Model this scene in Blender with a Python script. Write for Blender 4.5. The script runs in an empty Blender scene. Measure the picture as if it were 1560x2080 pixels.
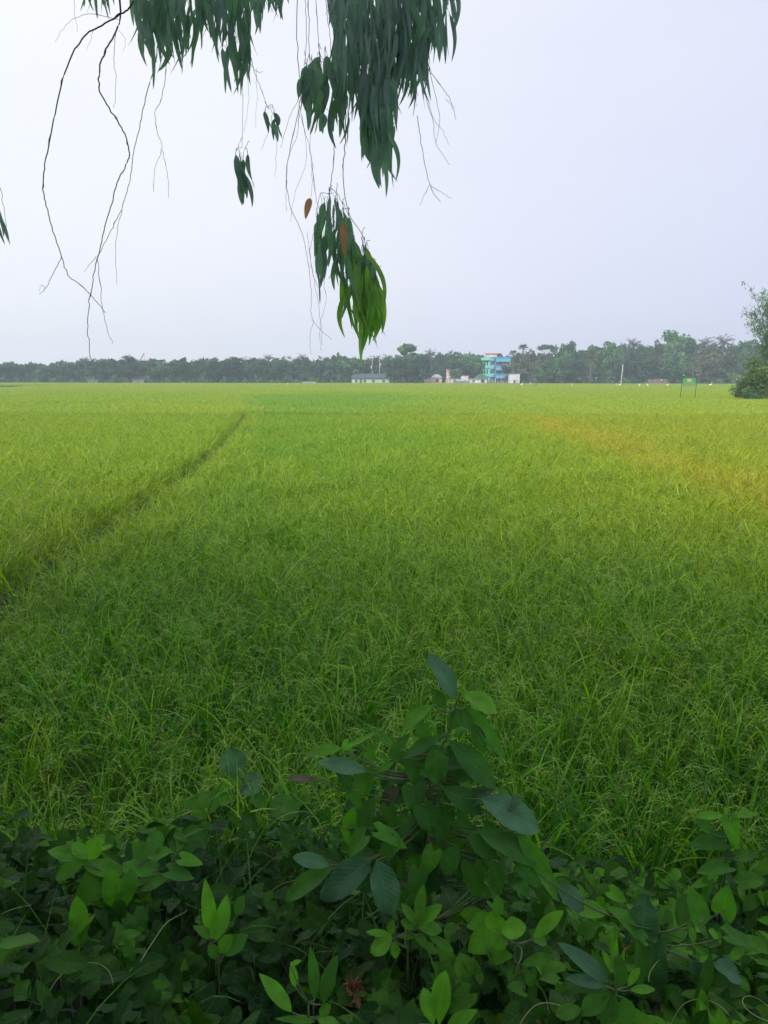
import bpy, math, random
import numpy as np
from mathutils import Vector, Matrix

R = math.radians
rng = np.random.default_rng(7)
random.seed(7)
sc = bpy.context.scene
COL = sc.collection

# ---------------------------------------------------------------- camera
CAMZ = 2.85
PITCH = 9.94
ROLL = 0.14
FPX = 1563.0
cam_d = bpy.data.cameras.new('camera')
cam = bpy.data.objects.new('camera', cam_d)
COL.objects.link(cam)
cam_d.sensor_fit = 'VERTICAL'
cam_d.sensor_height = 24.0
cam_d.lens = 24.0 * FPX / 2080.0
cam_d.clip_start = 0.05
cam_d.clip_end = 3000
CAMM = Matrix.Translation((0, 0, CAMZ)) @ Matrix.Rotation(R(90 - PITCH), 4, 'X') @ Matrix.Rotation(R(ROLL), 4, 'Z')
cam.matrix_world = CAMM
sc.camera = cam

# ---------------------------------------------------------------- light
SUN_EL, SUN_AZ = 34.0, 212.0      # azimuth in degrees clockwise from +Y: behind the camera, to the left
w = bpy.data.worlds.new('World')
sc.world = w
w.use_nodes = True
nt = w.node_tree
nt.nodes.clear()
out = nt.nodes.new('ShaderNodeOutputWorld')
bg = nt.nodes.new('ShaderNodeBackground')
sky = nt.nodes.new('ShaderNodeTexSky')
sky.sky_type = 'NISHITA'
sky.sun_disc = False
sky.sun_elevation = R(SUN_EL)
sky.sun_rotation = R(SUN_AZ)
sky.air_density = 1.0
sky.dust_density = 4.0
tc = nt.nodes.new('ShaderNodeTexCoord')
dot = nt.nodes.new('ShaderNodeVectorMath'); dot.operation = 'DOT_PRODUCT'
gv = Vector((-0.75, 0.35, 0.75)).normalized()
dot.inputs[1].default_value = gv
nt.links.new(tc.outputs['Generated'], dot.inputs[0])
ramp = nt.nodes.new('ShaderNodeValToRGB')      # thin high cloud veil, lighter up left
e = ramp.color_ramp.elements
e[0].position = 0.10; e[0].color = (0.82, 0.85, 1.07, 1)
e[1].position = 0.80; e[1].color = (1.13, 1.15, 1.18, 1)
m_ = e.new(0.48); m_.color = (0.99, 1.015, 1.14, 1)
cn = nt.nodes.new('ShaderNodeTexNoise'); cn.inputs['Scale'].default_value = 1.6; cn.inputs['Detail'].default_value = 5
mp = nt.nodes.new('ShaderNodeMapping'); mp.inputs['Scale'].default_value = (1, 1, 3.2)
nt.links.new(tc.outputs['Generated'], mp.inputs['Vector']); nt.links.new(mp.outputs['Vector'], cn.inputs['Vector'])
cm = nt.nodes.new('ShaderNodeMath'); cm.operation = 'MULTIPLY_ADD'; cm.inputs[1].default_value = 0.30
nt.links.new(cn.outputs['Fac'], cm.inputs[0])
cs = nt.nodes.new('ShaderNodeMath'); cs.operation = 'SUBTRACT'; cs.inputs[1].default_value = 0.15
nt.links.new(dot.outputs['Value'], cs.inputs[0]); nt.links.new(cs.outputs[0], cm.inputs[2])
nt.links.new(cm.outputs[0], ramp.inputs['Fac'])
vm = nt.nodes.new('ShaderNodeVectorMath'); vm.operation = 'SCALE'
vm.inputs['Scale'].default_value = 9.6
nt.links.new(ramp.outputs['Color'], vm.inputs[0])
mx = nt.nodes.new('ShaderNodeMix'); mx.data_type = 'RGBA'
mx.inputs[0].default_value = 0.88
nt.links.new(sky.outputs['Color'], mx.inputs[6])
nt.links.new(vm.outputs[0], mx.inputs[7])
nt.links.new(mx.outputs[2], bg.inputs['Color'])
bg.inputs['Strength'].default_value = 0.1
nt.links.new(bg.outputs[0], out.inputs['Surface'])

sd = bpy.data.lights.new('sun', 'SUN')
sd.energy = 4.5
sd.angle = R(24)
sd.color = (1.0, 0.95, 0.82)
sun = bpy.data.objects.new('sun', sd)
COL.objects.link(sun)
sdir = Vector((math.sin(R(SUN_AZ)) * math.cos(R(SUN_EL)), math.cos(R(SUN_AZ)) * math.cos(R(SUN_EL)), math.sin(R(SUN_EL))))
sun.rotation_euler = sdir.to_track_quat('Z', 'Y').to_euler()
sun.location = (-6, -8, 12)

vs = sc.view_settings
vs.view_transform = 'Standard'
vs.look = 'None'
vs.exposure = 0.0
vs.gamma = 1.0
cy = sc.cycles
cy.use_adaptive_sampling = True
cy.adaptive_threshold = 0.015
cy.max_bounces = 6
cy.diffuse_bounces = 3
cy.glossy_bounces = 2
cy.transmission_bounces = 4
cy.transparent_max_bounces = 8
cy.volume_bounces = 1
cy.use_denoising = True
cy.caustics_reflective = False
cy.caustics_refractive = False

# ---------------------------------------------------------------- helpers
def ray(px, py):
    v = Vector(((px - 780) / FPX, -(py - 1040) / FPX, -1.0))
    return (CAMM.to_3x3() @ v)

def at(px, py, Y):
    """world point seen at photo pixel (px, py) at forward distance Y"""
    d = ray(px, py)
    return Vector((0, 0, CAMZ)) + d * (Y / d.y)

def onz(px, py, z):
    d = ray(px, py)
    return Vector((0, 0, CAMZ)) + d * ((z - CAMZ) / d.z)

def smooth(a, b, x):
    t = np.clip((np.asarray(x, float) - a) / (b - a), 0, 1)
    return t * t * (3 - 2 * t)

_ph = rng.uniform(0, 6.28, (3, 8)); _fr = rng.uniform(0.6, 1.4, (3, 8)); _an = rng.uniform(0, 6.28, (3, 8))
def noise2(x, y, s, k=0):
    v = 0
    for i in range(8):
        f = s * _fr[k, i] * (1 + i * 0.35)
        v = v + np.sin((x * math.cos(_an[k, i]) + y * math.sin(_an[k, i])) * f + _ph[k, i]) / (1 + i * 0.35)
    return v / 3.0

def prof(y):
    y = np.asarray(y, float)
    return np.interp(y, [-50, 0, 1.3, 2.0, 2.6, 3.0, 3.45, 9e3], [1.27, 1.25, 1.22, 1.03, 0.72, 0.40, 0.0, 0.0])

RIDGE = [(-120, 1232), (0, 1152), (110, 1090), (200, 1040), (330, 965), (430, 903), (490, 845), (500, 826), (492, 800)]
RIDGE_W = [onz(p[0], p[1], 0.85) for p in RIDGE]
RIDGE_W.append(Vector((RIDGE_W[-1].x - 12, RIDGE_W[-1].y + 60, 0)))
def ridge_dist(x, y):
    x = np.asarray(x, float); y = np.asarray(y, float)
    d = np.full(np.broadcast(x, y).shape, 1e9); s = np.zeros_like(d)
    for a, b in zip(RIDGE_W[:-1], RIDGE_W[1:]):
        dx, dy = b.x - a.x, b.y - a.y
        t = np.clip(((x - a.x) * dx + (y - a.y) * dy) / (dx * dx + dy * dy), 0, 1)
        q = np.hypot(x - a.x - t * dx, y - a.y - t * dy)
        side = np.sign((x - a.x) * dy - (y - a.y) * dx)
        s = np.where(q < d, side, s); d = np.minimum(d, q)
    return d, s     # side +1 right of the ridge

def height(x, y):
    x = np.asarray(x, float); y = np.asarray(y, float)
    h = prof(y + 0.10 * np.sin(x * 1.7) + 0.06 * np.sin(x * 4.1 + 1))
    h = h + 0.02 * noise2(x, y, 3.0) * smooth(6, 2, y)
    d, _ = ridge_dist(x, y)
    h = h + 0.30 * np.exp(-(d / 0.28) ** 2) * smooth(3.5, 5, y)
    h = h + 0.35 * np.exp(-((y - 205) / 0.8) ** 2)
    return h

def tag(o, label=None, cat=None, group=None, kind=None):
    if label: o['label'] = label
    if cat: o['category'] = cat
    if group: o['group'] = group
    if kind: o['kind'] = kind
    return o

def empty(name, loc, rz=0.0):
    o = bpy.data.objects.new(name, None)
    COL.objects.link(o)
    o.location = loc
    o.rotation_euler = (0, 0, rz)
    o.empty_display_size = 0.2
    return o

class MB:
    def __init__(s):
        s.v = []; s.f = []; s.r = []; s.u = []; s.n = 0; s.mi = []
    def add(s, v, f, rnd=0.5, uv=None, mi=0):
        v = np.asarray(v, float).reshape(-1, 3); f = np.asarray(f, int).reshape(-1, 4)
        s.v.append(v); s.f.append(f + s.n)
        s.r.append(np.broadcast_to(np.asarray(rnd, float), (len(v),)).copy())
        s.u.append(np.zeros((len(v), 3)) if uv is None else np.asarray(uv, float).reshape(-1, 3))
        s.mi.append(np.full(len(f), mi, int))
        s.n += len(v)
    def box(s, x0, x1, y0, y1, z0, z1, rnd=0.5, mi=0):
        v = [(x, y, z) for z in (z0, z1) for y in (y0, y1) for x in (x0, x1)]
        s.add(v, [(0, 2, 3, 1), (4, 5, 7, 6), (0, 1, 5, 4), (2, 6, 7, 3), (0, 4, 6, 2), (1, 3, 7, 5)], rnd, mi=mi)
    def prism(s, pts, z0, z1, rnd=0.5):
        n = len(pts)
        v = [(p[0], p[1], z0) for p in pts] + [(p[0], p[1], z1) for p in pts]
        f = [(i, (i + 1) % n, n + (i + 1) % n, n + i) for i in range(n)]
        for b, fl in ((0, 1), (n, 0)):
            for i in range(1, n - 1):
                q = (b, b + i, b + i + 1, b + i + 1)
                f.append(q if not fl else (q[0], q[2], q[1], q[1]))
        s.add(v, f, rnd)
    def tube(s, pts, radii, k=7, rnd=0.5):
        P = np.array([tuple(p) for p in pts], float); n = len(P)
        rad = np.broadcast_to(np.asarray(radii, float), (n,))
        T = np.gradient(P, axis=0); T /= np.linalg.norm(T, axis=1)[:, None] + 1e-12
        up = np.array([0.31, 0.17, 0.93]); A = np.cross(T, up); A /= np.linalg.norm(A, axis=1)[:, None] + 1e-9
        B = np.cross(T, A)
        an = np.arange(k) * 2 * math.pi / k
        V = P[:, None] + rad[:, None, None] * (A[:, None] * np.cos(an)[None, :, None] + B[:, None] * np.sin(an)[None, :, None])
        f = [(i * k + j, i * k + (j + 1) % k, (i + 1) * k + (j + 1) % k, (i + 1) * k + j) for i in range(n - 1) for j in range(k)]
        uv = np.zeros((n, k, 3)); uv[:, :, 1] = np.linspace(0, 1, n)[:, None]
        c0 = n * k
        f += [(j, c0, c0, (j + 1) % k) for j in range(k)]
        f += [((n - 1) * k + j, (n - 1) * k + (j + 1) % k, c0 + 1, c0 + 1) for j in range(k)]
        s.add(np.vstack([V.reshape(-1, 3), P[:1], P[-1:]]), f, rnd, np.vstack([uv.reshape(-1, 3), np.zeros((2, 3))]))
    def build(s, name, mats, parent=None, sm=True, link=True):
        me = bpy.data.meshes.new(name)
        V = np.vstack(s.v); F = np.vstack(s.f)
        tri = (F[:, 2] == F[:, 3]) | (F[:, 1] == F[:, 2])
        F[(F[:, 1] == F[:, 2])] = F[(F[:, 1] == F[:, 2])][:, [0, 1, 3, 3]] if (F[:, 1] == F[:, 2]).any() else F[(F[:, 1] == F[:, 2])]
        cnt = np.where(tri, 3, 4)
        mask = np.ones(F.shape, bool); mask[tri, 3] = False
        loops = F[mask]
        starts = np.concatenate([[0], np.cumsum(cnt)[:-1]])
        me.vertices.add(len(V)); me.vertices.foreach_set('co', V.ravel())
        me.loops.add(len(loops)); me.loops.foreach_set('vertex_index', loops.astype(np.int32))
        me.polygons.add(len(F)); me.polygons.foreach_set('loop_start', starts.astype(np.int32))
        me.polygons.foreach_set('material_index', np.concatenate(s.mi).astype(np.int32))
        me.polygons.foreach_set('use_smooth', np.full(len(F), sm, bool))
        a = me.attributes.new('rnd', 'FLOAT', 'POINT'); a.data.foreach_set('value', np.concatenate(s.r))
        a = me.attributes.new('luv', 'FLOAT_VECTOR', 'POINT'); a.data.foreach_set('vector', np.vstack(s.u).ravel())
        me.update(calc_edges=True); me.validate()
        for m in (mats if isinstance(mats, (list, tuple)) else [mats]): me.materials.append(m)
        o = bpy.data.objects.new(name, me)
        if link: COL.objects.link(o)
        if parent is not None: o.parent = parent
        return o

# ---------------------------------------------------------------- materials
def newmat(name):
    m = bpy.data.materials.new(name); m.use_nodes = True
    m.node_tree.nodes.clear()
    return m, m.node_tree

def N(t, typ, **kw):
    n = t.nodes.new(typ)
    for k, v in kw.items(): setattr(n, k, v)
    return n

def mixc(t, a, b, fac, blend='MIX'):
    n = N(t, 'ShaderNodeMix', data_type='RGBA', blend_type=blend)
    for i, v in ((6, a), (7, b)):
        if isinstance(v, (tuple, list)): n.inputs[i].default_value = (*v[:3], 1)
        else: t.links.new(v, n.inputs[i])
    if isinstance(fac, (int, float)): n.inputs[0].default_value = fac
    else: t.links.new(fac, n.inputs[0])
    return n.outputs[2]

def math_(t, op, a, b=None, c=None):
    n = N(t, 'ShaderNodeMath', operation=op)
    for i, v in enumerate((a, b, c)):
        if v is None: continue
        if isinstance(v, (int, float)): n.inputs[i].default_value = v
        else: t.links.new(v, n.inputs[i])
    return n.outputs[0]

def plain(name, col, col2=None, rough=0.8, scale=3.0, bump=0.0, metal=0.0, detail=6):
    m, t = newmat(name)
    o = N(t, 'ShaderNodeOutputMaterial'); p = N(t, 'ShaderNodeBsdfPrincipled')
    p.inputs['Roughness'].default_value = rough; p.inputs['Metallic'].default_value = metal
    c = N(t, 'ShaderNodeTexCoord'); n = N(t, 'ShaderNodeTexNoise')
    n.inputs['Scale'].default_value = scale; n.inputs['Detail'].default_value = detail
    t.links.new(c.outputs['Object'], n.inputs['Vector'])
    if col2 is None: col2 = tuple(x * 0.72 for x in col)
    r = N(t, 'ShaderNodeMapRange'); r.inputs[1].default_value = 0.35; r.inputs[2].default_value = 0.65
    t.links.new(n.outputs['Fac'], r.inputs[0])
    t.links.new(mixc(t, col, col2, r.outputs[0]), p.inputs['Base Color'])
    if bump:
        b = N(t, 'ShaderNodeBump'); b.inputs['Strength'].default_value = bump
        t.links.new(n.outputs['Fac'], b.inputs['Height']); t.links.new(b.outputs[0], p.inputs['Normal'])
    t.links.new(p.outputs[0], o.inputs['Surface'])
    return m

def leafmat(name, lo, hi, trans=0.3, tcol=None, rough=0.45, veins=0.0, veincol=None, spots=0.0, spec=0.4, nveins=9.0):
    """leaf: colour runs lo..hi with the per-leaf value; midrib and side veins from leaf coordinates"""
    m, t = newmat(name)
    o = N(t, 'ShaderNodeOutputMaterial'); p = N(t, 'ShaderNodeBsdfPrincipled')
    a = N(t, 'ShaderNodeAttribute', attribute_name='rnd')
    col = mixc(t, lo, hi, a.outputs['Fac'])
    tcn = N(t, 'ShaderNodeTexCoord')
    n = N(t, 'ShaderNodeTexNoise'); n.inputs['Scale'].default_value = 22 if veins else 6
    n.inputs['Detail'].default_value = 4
    t.links.new(tcn.outputs['Object'], n.inputs['Vector'])
    v = N(t, 'ShaderNodeHueSaturation')
    t.links.new(col, v.inputs['Color'])
    t.links.new(math_(t, 'MULTIPLY_ADD', n.outputs['Fac'], 1.2, 0.4), v.inputs['Value'])
    col = v.outputs[0]
    height_out = None
    if veins:
        u = N(t, 'ShaderNodeAttribute', attribute_name='luv')
        s = N(t, 'ShaderNodeSeparateXYZ'); t.links.new(u.outputs['Vector'], s.inputs[0])
        au = math_(t, 'ABSOLUTE', s.outputs[0])
        mid = math_(t, 'LESS_THAN', au, 0.045)
        ph = math_(t, 'MULTIPLY_ADD', au, -0.32, s.outputs[1])
        w_ = math_(t, 'PINGPONG', math_(t, 'MULTIPLY', ph, nveins), 0.5)
        side = N(t, 'ShaderNodeMapRange'); side.inputs[1].default_value = 0.09; side.inputs[2].default_value = 0.0
        side.inputs[3].default_value = 0; side.inputs[4].default_value = 0.5
        t.links.new(w_, side.inputs[0])
        f = math_(t, 'MAXIMUM', mid, side.outputs[0])
        f = math_(t, 'MULTIPLY', f, veins)
        col = mixc(t, col, veincol or tuple(min(1, x * 2.2 + 0.03) for x in hi), f)
        height_out = math_(t, 'MULTIPLY', math_(t, 'ADD', w_, math_(t, 'MINIMUM', au, 0.25)), 1.0)
    if spots:
        n2 = N(t, 'ShaderNodeTexNoise'); n2.inputs['Scale'].default_value = 60; n2.inputs['Detail'].default_value = 3
        t.links.new(tcn.outputs['Object'], n2.inputs['Vector'])
        r = N(t, 'ShaderNodeMapRange'); r.inputs[1].default_value = 0.66; r.inputs[2].default_value = 0.72
        r.inputs[4].default_value = spots
        t.links.new(n2.outputs['Fac'], r.inputs[0])
        col = mixc(t, col, (0.16, 0.11, 0.04), r.outputs[0])
    t.links.new(col, p.inputs['Base Color'])
    p.inputs['Roughness'].default_value = rough
    p.inputs['Specular IOR Level'].default_value = spec
    if height_out is not None:
        b = N(t, 'ShaderNodeBump'); b.inputs['Strength'].default_value = 0.3; b.inputs['Distance'].default_value = 0.004
        t.links.new(height_out, b.inputs['Height']); t.links.new(b.outputs[0], p.inputs['Normal'])
    tr = N(t, 'ShaderNodeBsdfTranslucent')
    tm = mixc(t, col, tcol or (1.3, 1.6, 0.35), 1.0, 'MULTIPLY')
    tm2 = N(t, 'ShaderNodeHueSaturation'); t.links.new(tm, tm2.inputs['Color']); tm2.inputs['Value'].default_value = 1.3
    t.links.new(tm2.outputs[0], tr.inputs['Color'])
    ms = N(t, 'ShaderNodeMixShader'); ms.inputs[0].default_value = trans
    t.links.new(p.outputs[0], ms.inputs[1]); t.links.new(tr.outputs[0], ms.inputs[2])
    t.links.new(ms.outputs[0], o.inputs['Surface'])
    return m

def ricemat(name, fresh, mid, ripe, trans=0.35):
    m, t = newmat(name)
    o = N(t, 'ShaderNodeOutputMaterial'); p = N(t, 'ShaderNodeBsdfPrincipled')
    a = N(t, 'ShaderNodeAttribute', attribute_name='rnd')
    ti = N(t, 'ShaderNodeAttribute', attribute_name='tint', attribute_type='INSTANCER')
    s = N(t, 'ShaderNodeSeparateXYZ'); t.links.new(ti.outputs['Vector'], s.inputs[0])
    c1 = mixc(t, fresh, mid, s.outputs[0])
    c2 = mixc(t, c1, ripe, s.outputs[1])
    v = N(t, 'ShaderNodeHueSaturation'); t.links.new(c2, v.inputs['Color'])
    t.links.new(math_(t, 'MULTIPLY_ADD', a.outputs['Fac'], 0.95, 0.5), v.inputs['Value'])
    t.links.new(math_(t, 'MULTIPLY_ADD', a.outputs['Fac'], -0.035, 0.515), v.inputs['Hue'])
    t.links.new(v.outputs[0], p.inputs['Base Color'])
    p.inputs['Roughness'].default_value = 0.33
    p.inputs['Specular IOR Level'].default_value = 0.3
    tr = N(t, 'ShaderNodeBsdfTranslucent')
    t.links.new(mixc(t, v.outputs[0], (1.5, 1.7, 0.6), 1.0, 'MULTIPLY'), tr.inputs['Color'])
    ms = N(t, 'ShaderNodeMixShader'); ms.inputs[0].default_value = trans
    t.links.new(p.outputs[0], ms.inputs[1]); t.links.new(tr.outputs[0], ms.inputs[2])
    t.links.new(ms.outputs[0], o.inputs['Surface'])
    return m

M = {}
M['rice'] = ricemat('rice_leaf', (0.072, 0.265, 0.008), (0.225, 0.325, 0.005), (0.40, 0.32, 0.016))
M['panicle'] = ricemat('rice_grain', (0.18, 0.34, 0.03), (0.26, 0.38, 0.03), (0.46, 0.42, 0.04), 0.2)
M['bark'] = plain('bark', (0.13, 0.105, 0.085), (0.06, 0.05, 0.045), 0.9, 14, 0.5)
M['palebark'] = plain('pale_bark', (0.30, 0.27, 0.23), (0.16, 0.14, 0.12), 0.9, 5, 0.4)
M['twig'] = plain('twig_bark', (0.10, 0.075, 0.07), (0.055, 0.04, 0.04), 0.8, 60, 0.2)
M['stem'] = plain('green_stem', (0.10, 0.16, 0.04), (0.06, 0.09, 0.03), 0.6, 30)
M['darkstem'] = plain('dark_stem', (0.045, 0.04, 0.035), (0.02, 0.02, 0.018), 0.7, 30)
M['tendril'] = plain('tendril', (0.26, 0.34, 0.12), (0.16, 0.22, 0.08), 0.6, 30)
M['euc'] = leafmat('eucalyptus_leaf', (0.15, 0.22, 0.28), (0.18, 0.38, 0.16), 0.46, (1.0, 1.35, 0.8), 0.45, 0.35, (0.16, 0.24, 0.14), 0.3, nveins=0.01)
M['eucfresh'] = leafmat('young_eucalyptus_leaf', (0.13, 0.30, 0.08), (0.28, 0.48, 0.07), 0.55, (1.2, 1.5, 0.4), 0.45, 0.35, (0.24, 0.38, 0.14), 0.2, nveins=0.01)
M['dryeuc'] = leafmat('dry_leaf', (0.30, 0.14, 0.06), (0.42, 0.24, 0.10), 0.3, (1.2, 1.0, 0.7), 0.6, 0.4, nveins=0.01)
M['broad'] = leafmat('shrub_leaf', (0.018, 0.085, 0.016), (0.080, 0.25, 0.020), 0.28, None, 0.55, 0.20, (0.13, 0.24, 0.08), 0.5, 0.18)
M['blue'] = leafmat('blue_green_leaf', (0.022, 0.085, 0.036), (0.060, 0.175, 0.072), 0.2, None, 0.48, 0.22, (0.16, 0.26, 0.16), 0.3, 0.35)
M['brownleaf'] = leafmat('bronze_leaf', (0.05, 0.055, 0.028), (0.09, 0.085, 0.05), 0.2, None, 0.5, 0.6, (0.18, 0.14, 0.08), 0.9)
M['bright'] = leafmat('fresh_leaf', (0.055, 0.20, 0.012), (0.13, 0.36, 0.016), 0.32, None, 0.5, 0.28, (0.2, 0.38, 0.08), 0.25, 0.25)
M['vine'] = leafmat('vine_leaf', (0.009, 0.044, 0.008), (0.110, 0.32, 0.022), 0.26, None, 0.55, 0.30, (0.10, 0.20, 0.06), 0.7, 0.13, nveins=7)
M['dry'] = leafmat('withered_leaf', (0.16, 0.07, 0.035), (0.34, 0.19, 0.10), 0.2, (1.1, .9, .7), 0.7, 0.4)
M['weed'] = leafmat('weed_grass', (0.022, 0.085, 0.012), (0.07, 0.19, 0.025), 0.3, None, 0.5)
M['far_dark'] = leafmat('far_foliage_dark', (0.012, 0.038, 0.024), (0.060, 0.13, 0.055), 0.2, None, 0.6)
M['far_green'] = leafmat('far_foliage_green', (0.016, 0.060, 0.020), (0.090, 0.22, 0.065), 0.22, None, 0.6)
M['far_bright'] = leafmat('far_foliage_bright', (0.035, 0.11, 0.035), (0.14, 0.30, 0.10), 0.25, None, 0.6)
M['far_brown'] = leafmat('far_foliage_brown', (0.035, 0.045, 0.025), (0.13, 0.14, 0.06), 0.2, None, 0.6)
M['far_palm'] = leafmat('far_palm_frond', (0.022, 0.034, 0.028), (0.10, 0.115, 0.08), 0.15, None, 0.55)
M['banana'] = leafmat('banana_leaf', (0.08, 0.15, 0.05), (0.20, 0.28, 0.12), 0.35, None, 0.4)
M['bamboo'] = leafmat('bamboo_leaf', (0.04, 0.10, 0.045), (0.14, 0.25, 0.12), 0.3, None, 0.5)
M['bush'] = leafmat('bush_leaf', (0.018, 0.055, 0.008), (0.12, 0.19, 0.025), 0.3, None, 0.5)
M['soil'] = plain('soil', (0.030, 0.032, 0.016), (0.014, 0.018, 0.008), 0.95, 2.2, 0.6)
M['white'] = plain('white_wash', (0.62, 0.62, 0.63), (0.48, 0.48, 0.50), 0.85, 0.9)
M['mint'] = plain('mint_paint', (0.42, 0.55, 0.42), (0.33, 0.44, 0.34), 0.85, 0.7)
M['teal'] = plain('turquoise_paint', (0.20, 0.66, 0.56), (0.16, 0.56, 0.48), 0.7, 0.6)
M['blueband'] = plain('blue_paint', (0.05, 0.32, 0.55), (0.04, 0.26, 0.46), 0.7, 0.6)
M['skyband'] = plain('pale_blue_paint', (0.15, 0.42, 0.60), (0.12, 0.36, 0.54), 0.7, 0.6)
M['darkteal'] = plain('dark_green_trim', (0.03, 0.13, 0.12), None, 0.7)
M['pink'] = plain('pink_plaster', (0.66, 0.50, 0.46), (0.56, 0.41, 0.38), 0.85, 0.9)
M['pinkred'] = plain('salmon_paint', (0.62, 0.25, 0.23), (0.50, 0.2, 0.18), 0.8, 0.8)
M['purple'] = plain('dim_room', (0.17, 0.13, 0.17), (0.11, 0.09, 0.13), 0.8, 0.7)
M['curtain'] = plain('red_curtain', (0.30, 0.06, 0.08), (0.20, 0.05, 0.06), 0.8, 1)
M['pale_curtain'] = plain('pale_curtain', (0.42, 0.36, 0.42), (0.3, 0.26, 0.32), 0.8, 1)
M['glass'] = plain('window_glass', (0.03, 0.035, 0.045), (0.05, 0.055, 0.06), 0.15, 1)
M['brownwood'] = plain('brown_shutter', (0.13, 0.05, 0.035), None, 0.7)
M['tin'] = plain('tin_roof', (0.40, 0.42, 0.46), (0.30, 0.31, 0.34), 0.45, 1.2, metal=0.2)
M['slate'] = plain('blue_grey_roof', (0.055, 0.085, 0.115), (0.045, 0.065, 0.09), 0.6, 1)
M['greenroof'] = plain('green_tin_roof', (0.04, 0.17, 0.12), (0.03, 0.12, 0.09), 0.6, 1)
M['concrete'] = plain('concrete', (0.34, 0.34, 0.35), (0.22, 0.22, 0.23), 0.9, 1.4)
M['greywall'] = plain('grey_wall', (0.20, 0.21, 0.24), (0.14, 0.15, 0.17), 0.9, 1.2)
M['pole'] = plain('pale_pole', (0.50, 0.50, 0.48), (0.36, 0.36, 0.36), 0.8, 2)
M['redflag'] = plain('red_cloth', (0.60, 0.06, 0.05), (0.45, 0.05, 0.04), 0.8, 3)
M['signgreen'] = plain('green_sign', (0.04, 0.30, 0.05), (0.04, 0.22, 0.05), 0.5, 1)
M['signpale'] = plain('faded_sign', (0.34, 0.36, 0.22), (0.26, 0.30, 0.2), 0.6, 2)
M['signlow'] = plain('dull_sign', (0.14, 0.26, 0.10), (0.11, 0.2, 0.08), 0.6, 2)
M['darkmetal'] = plain('dark_metal', (0.03, 0.045, 0.03), None, 0.6)
M['feather'] = plain('white_feather', (0.80, 0.80, 0.78), (0.7, 0.7, 0.68), 0.8, 5)
M['beak'] = plain('yellow_beak', (0.6, 0.4, 0.06), None, 0.5)
M['black'] = plain('black_feather', (0.015, 0.015, 0.018), None, 0.7)
M['steel'] = plain('crane_steel', (0.30, 0.16, 0.10), (0.22, 0.14, 0.1), 0.6, 1)
M['banner'] = plain('pale_banner', (0.46, 0.47, 0.62), (0.36, 0.36, 0.55), 0.7, 0.8)
M['fence'] = plain('brown_fence', (0.22, 0.14, 0.12), (0.14, 0.10, 0.09), 0.9, 1.5)
M['fleck'] = plain('mud', (0.10, 0.075, 0.05), None, 0.95, 2)

def water_mat():
    m, t = newmat('pond_water')
    o = N(t, 'ShaderNodeOutputMaterial'); p = N(t, 'ShaderNodeBsdfPrincipled')
    p.inputs['Base Color'].default_value = (0.10, 0.17, 0.17, 1); p.inputs['Roughness'].default_value = 0.12
    n = N(t, 'ShaderNodeTexNoise'); n.inputs['Scale'].default_value = 1.5
    b = N(t, 'ShaderNodeBump'); b.inputs['Strength'].default_value = 0.25
    t.links.new(n.outputs['Fac'], b.inputs['Height']); t.links.new(b.outputs[0], p.inputs['Normal'])
    t.links.new(p.outputs[0], o.inputs['Surface'])
    return m
M['water'] = water_mat()

# ---------------------------------------------------------------- ground
def ground():
    xs = np.concatenate([-np.geomspace(600, 9, 60), np.arange(-8.8, 8.81, 0.16), np.geomspace(9, 600, 60)])
    ys = np.concatenate([-np.geomspace(55, 3, 20), np.arange(-2.8, 14, 0.12), np.geomspace(14.2, 470, 150)])
    ys = np.sort(np.concatenate([ys, np.arange(202, 208, 0.4)]))
    X, Y = np.meshgrid(xs, ys)
    Z = height(X, Y)
    nx, ny = len(xs), len(ys)
    i = np.arange(ny - 1)[:, None] * nx + np.arange(nx - 1)[None]
    F = np.stack([i, i + 1, i + nx + 1, i + nx], -1).reshape(-1, 4)
    b = MB(); b.add(np.stack([X, Y, Z], -1), F)
    o = b.build('ground', M['soil']); tag(o, kind='structure')
ground()

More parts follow.
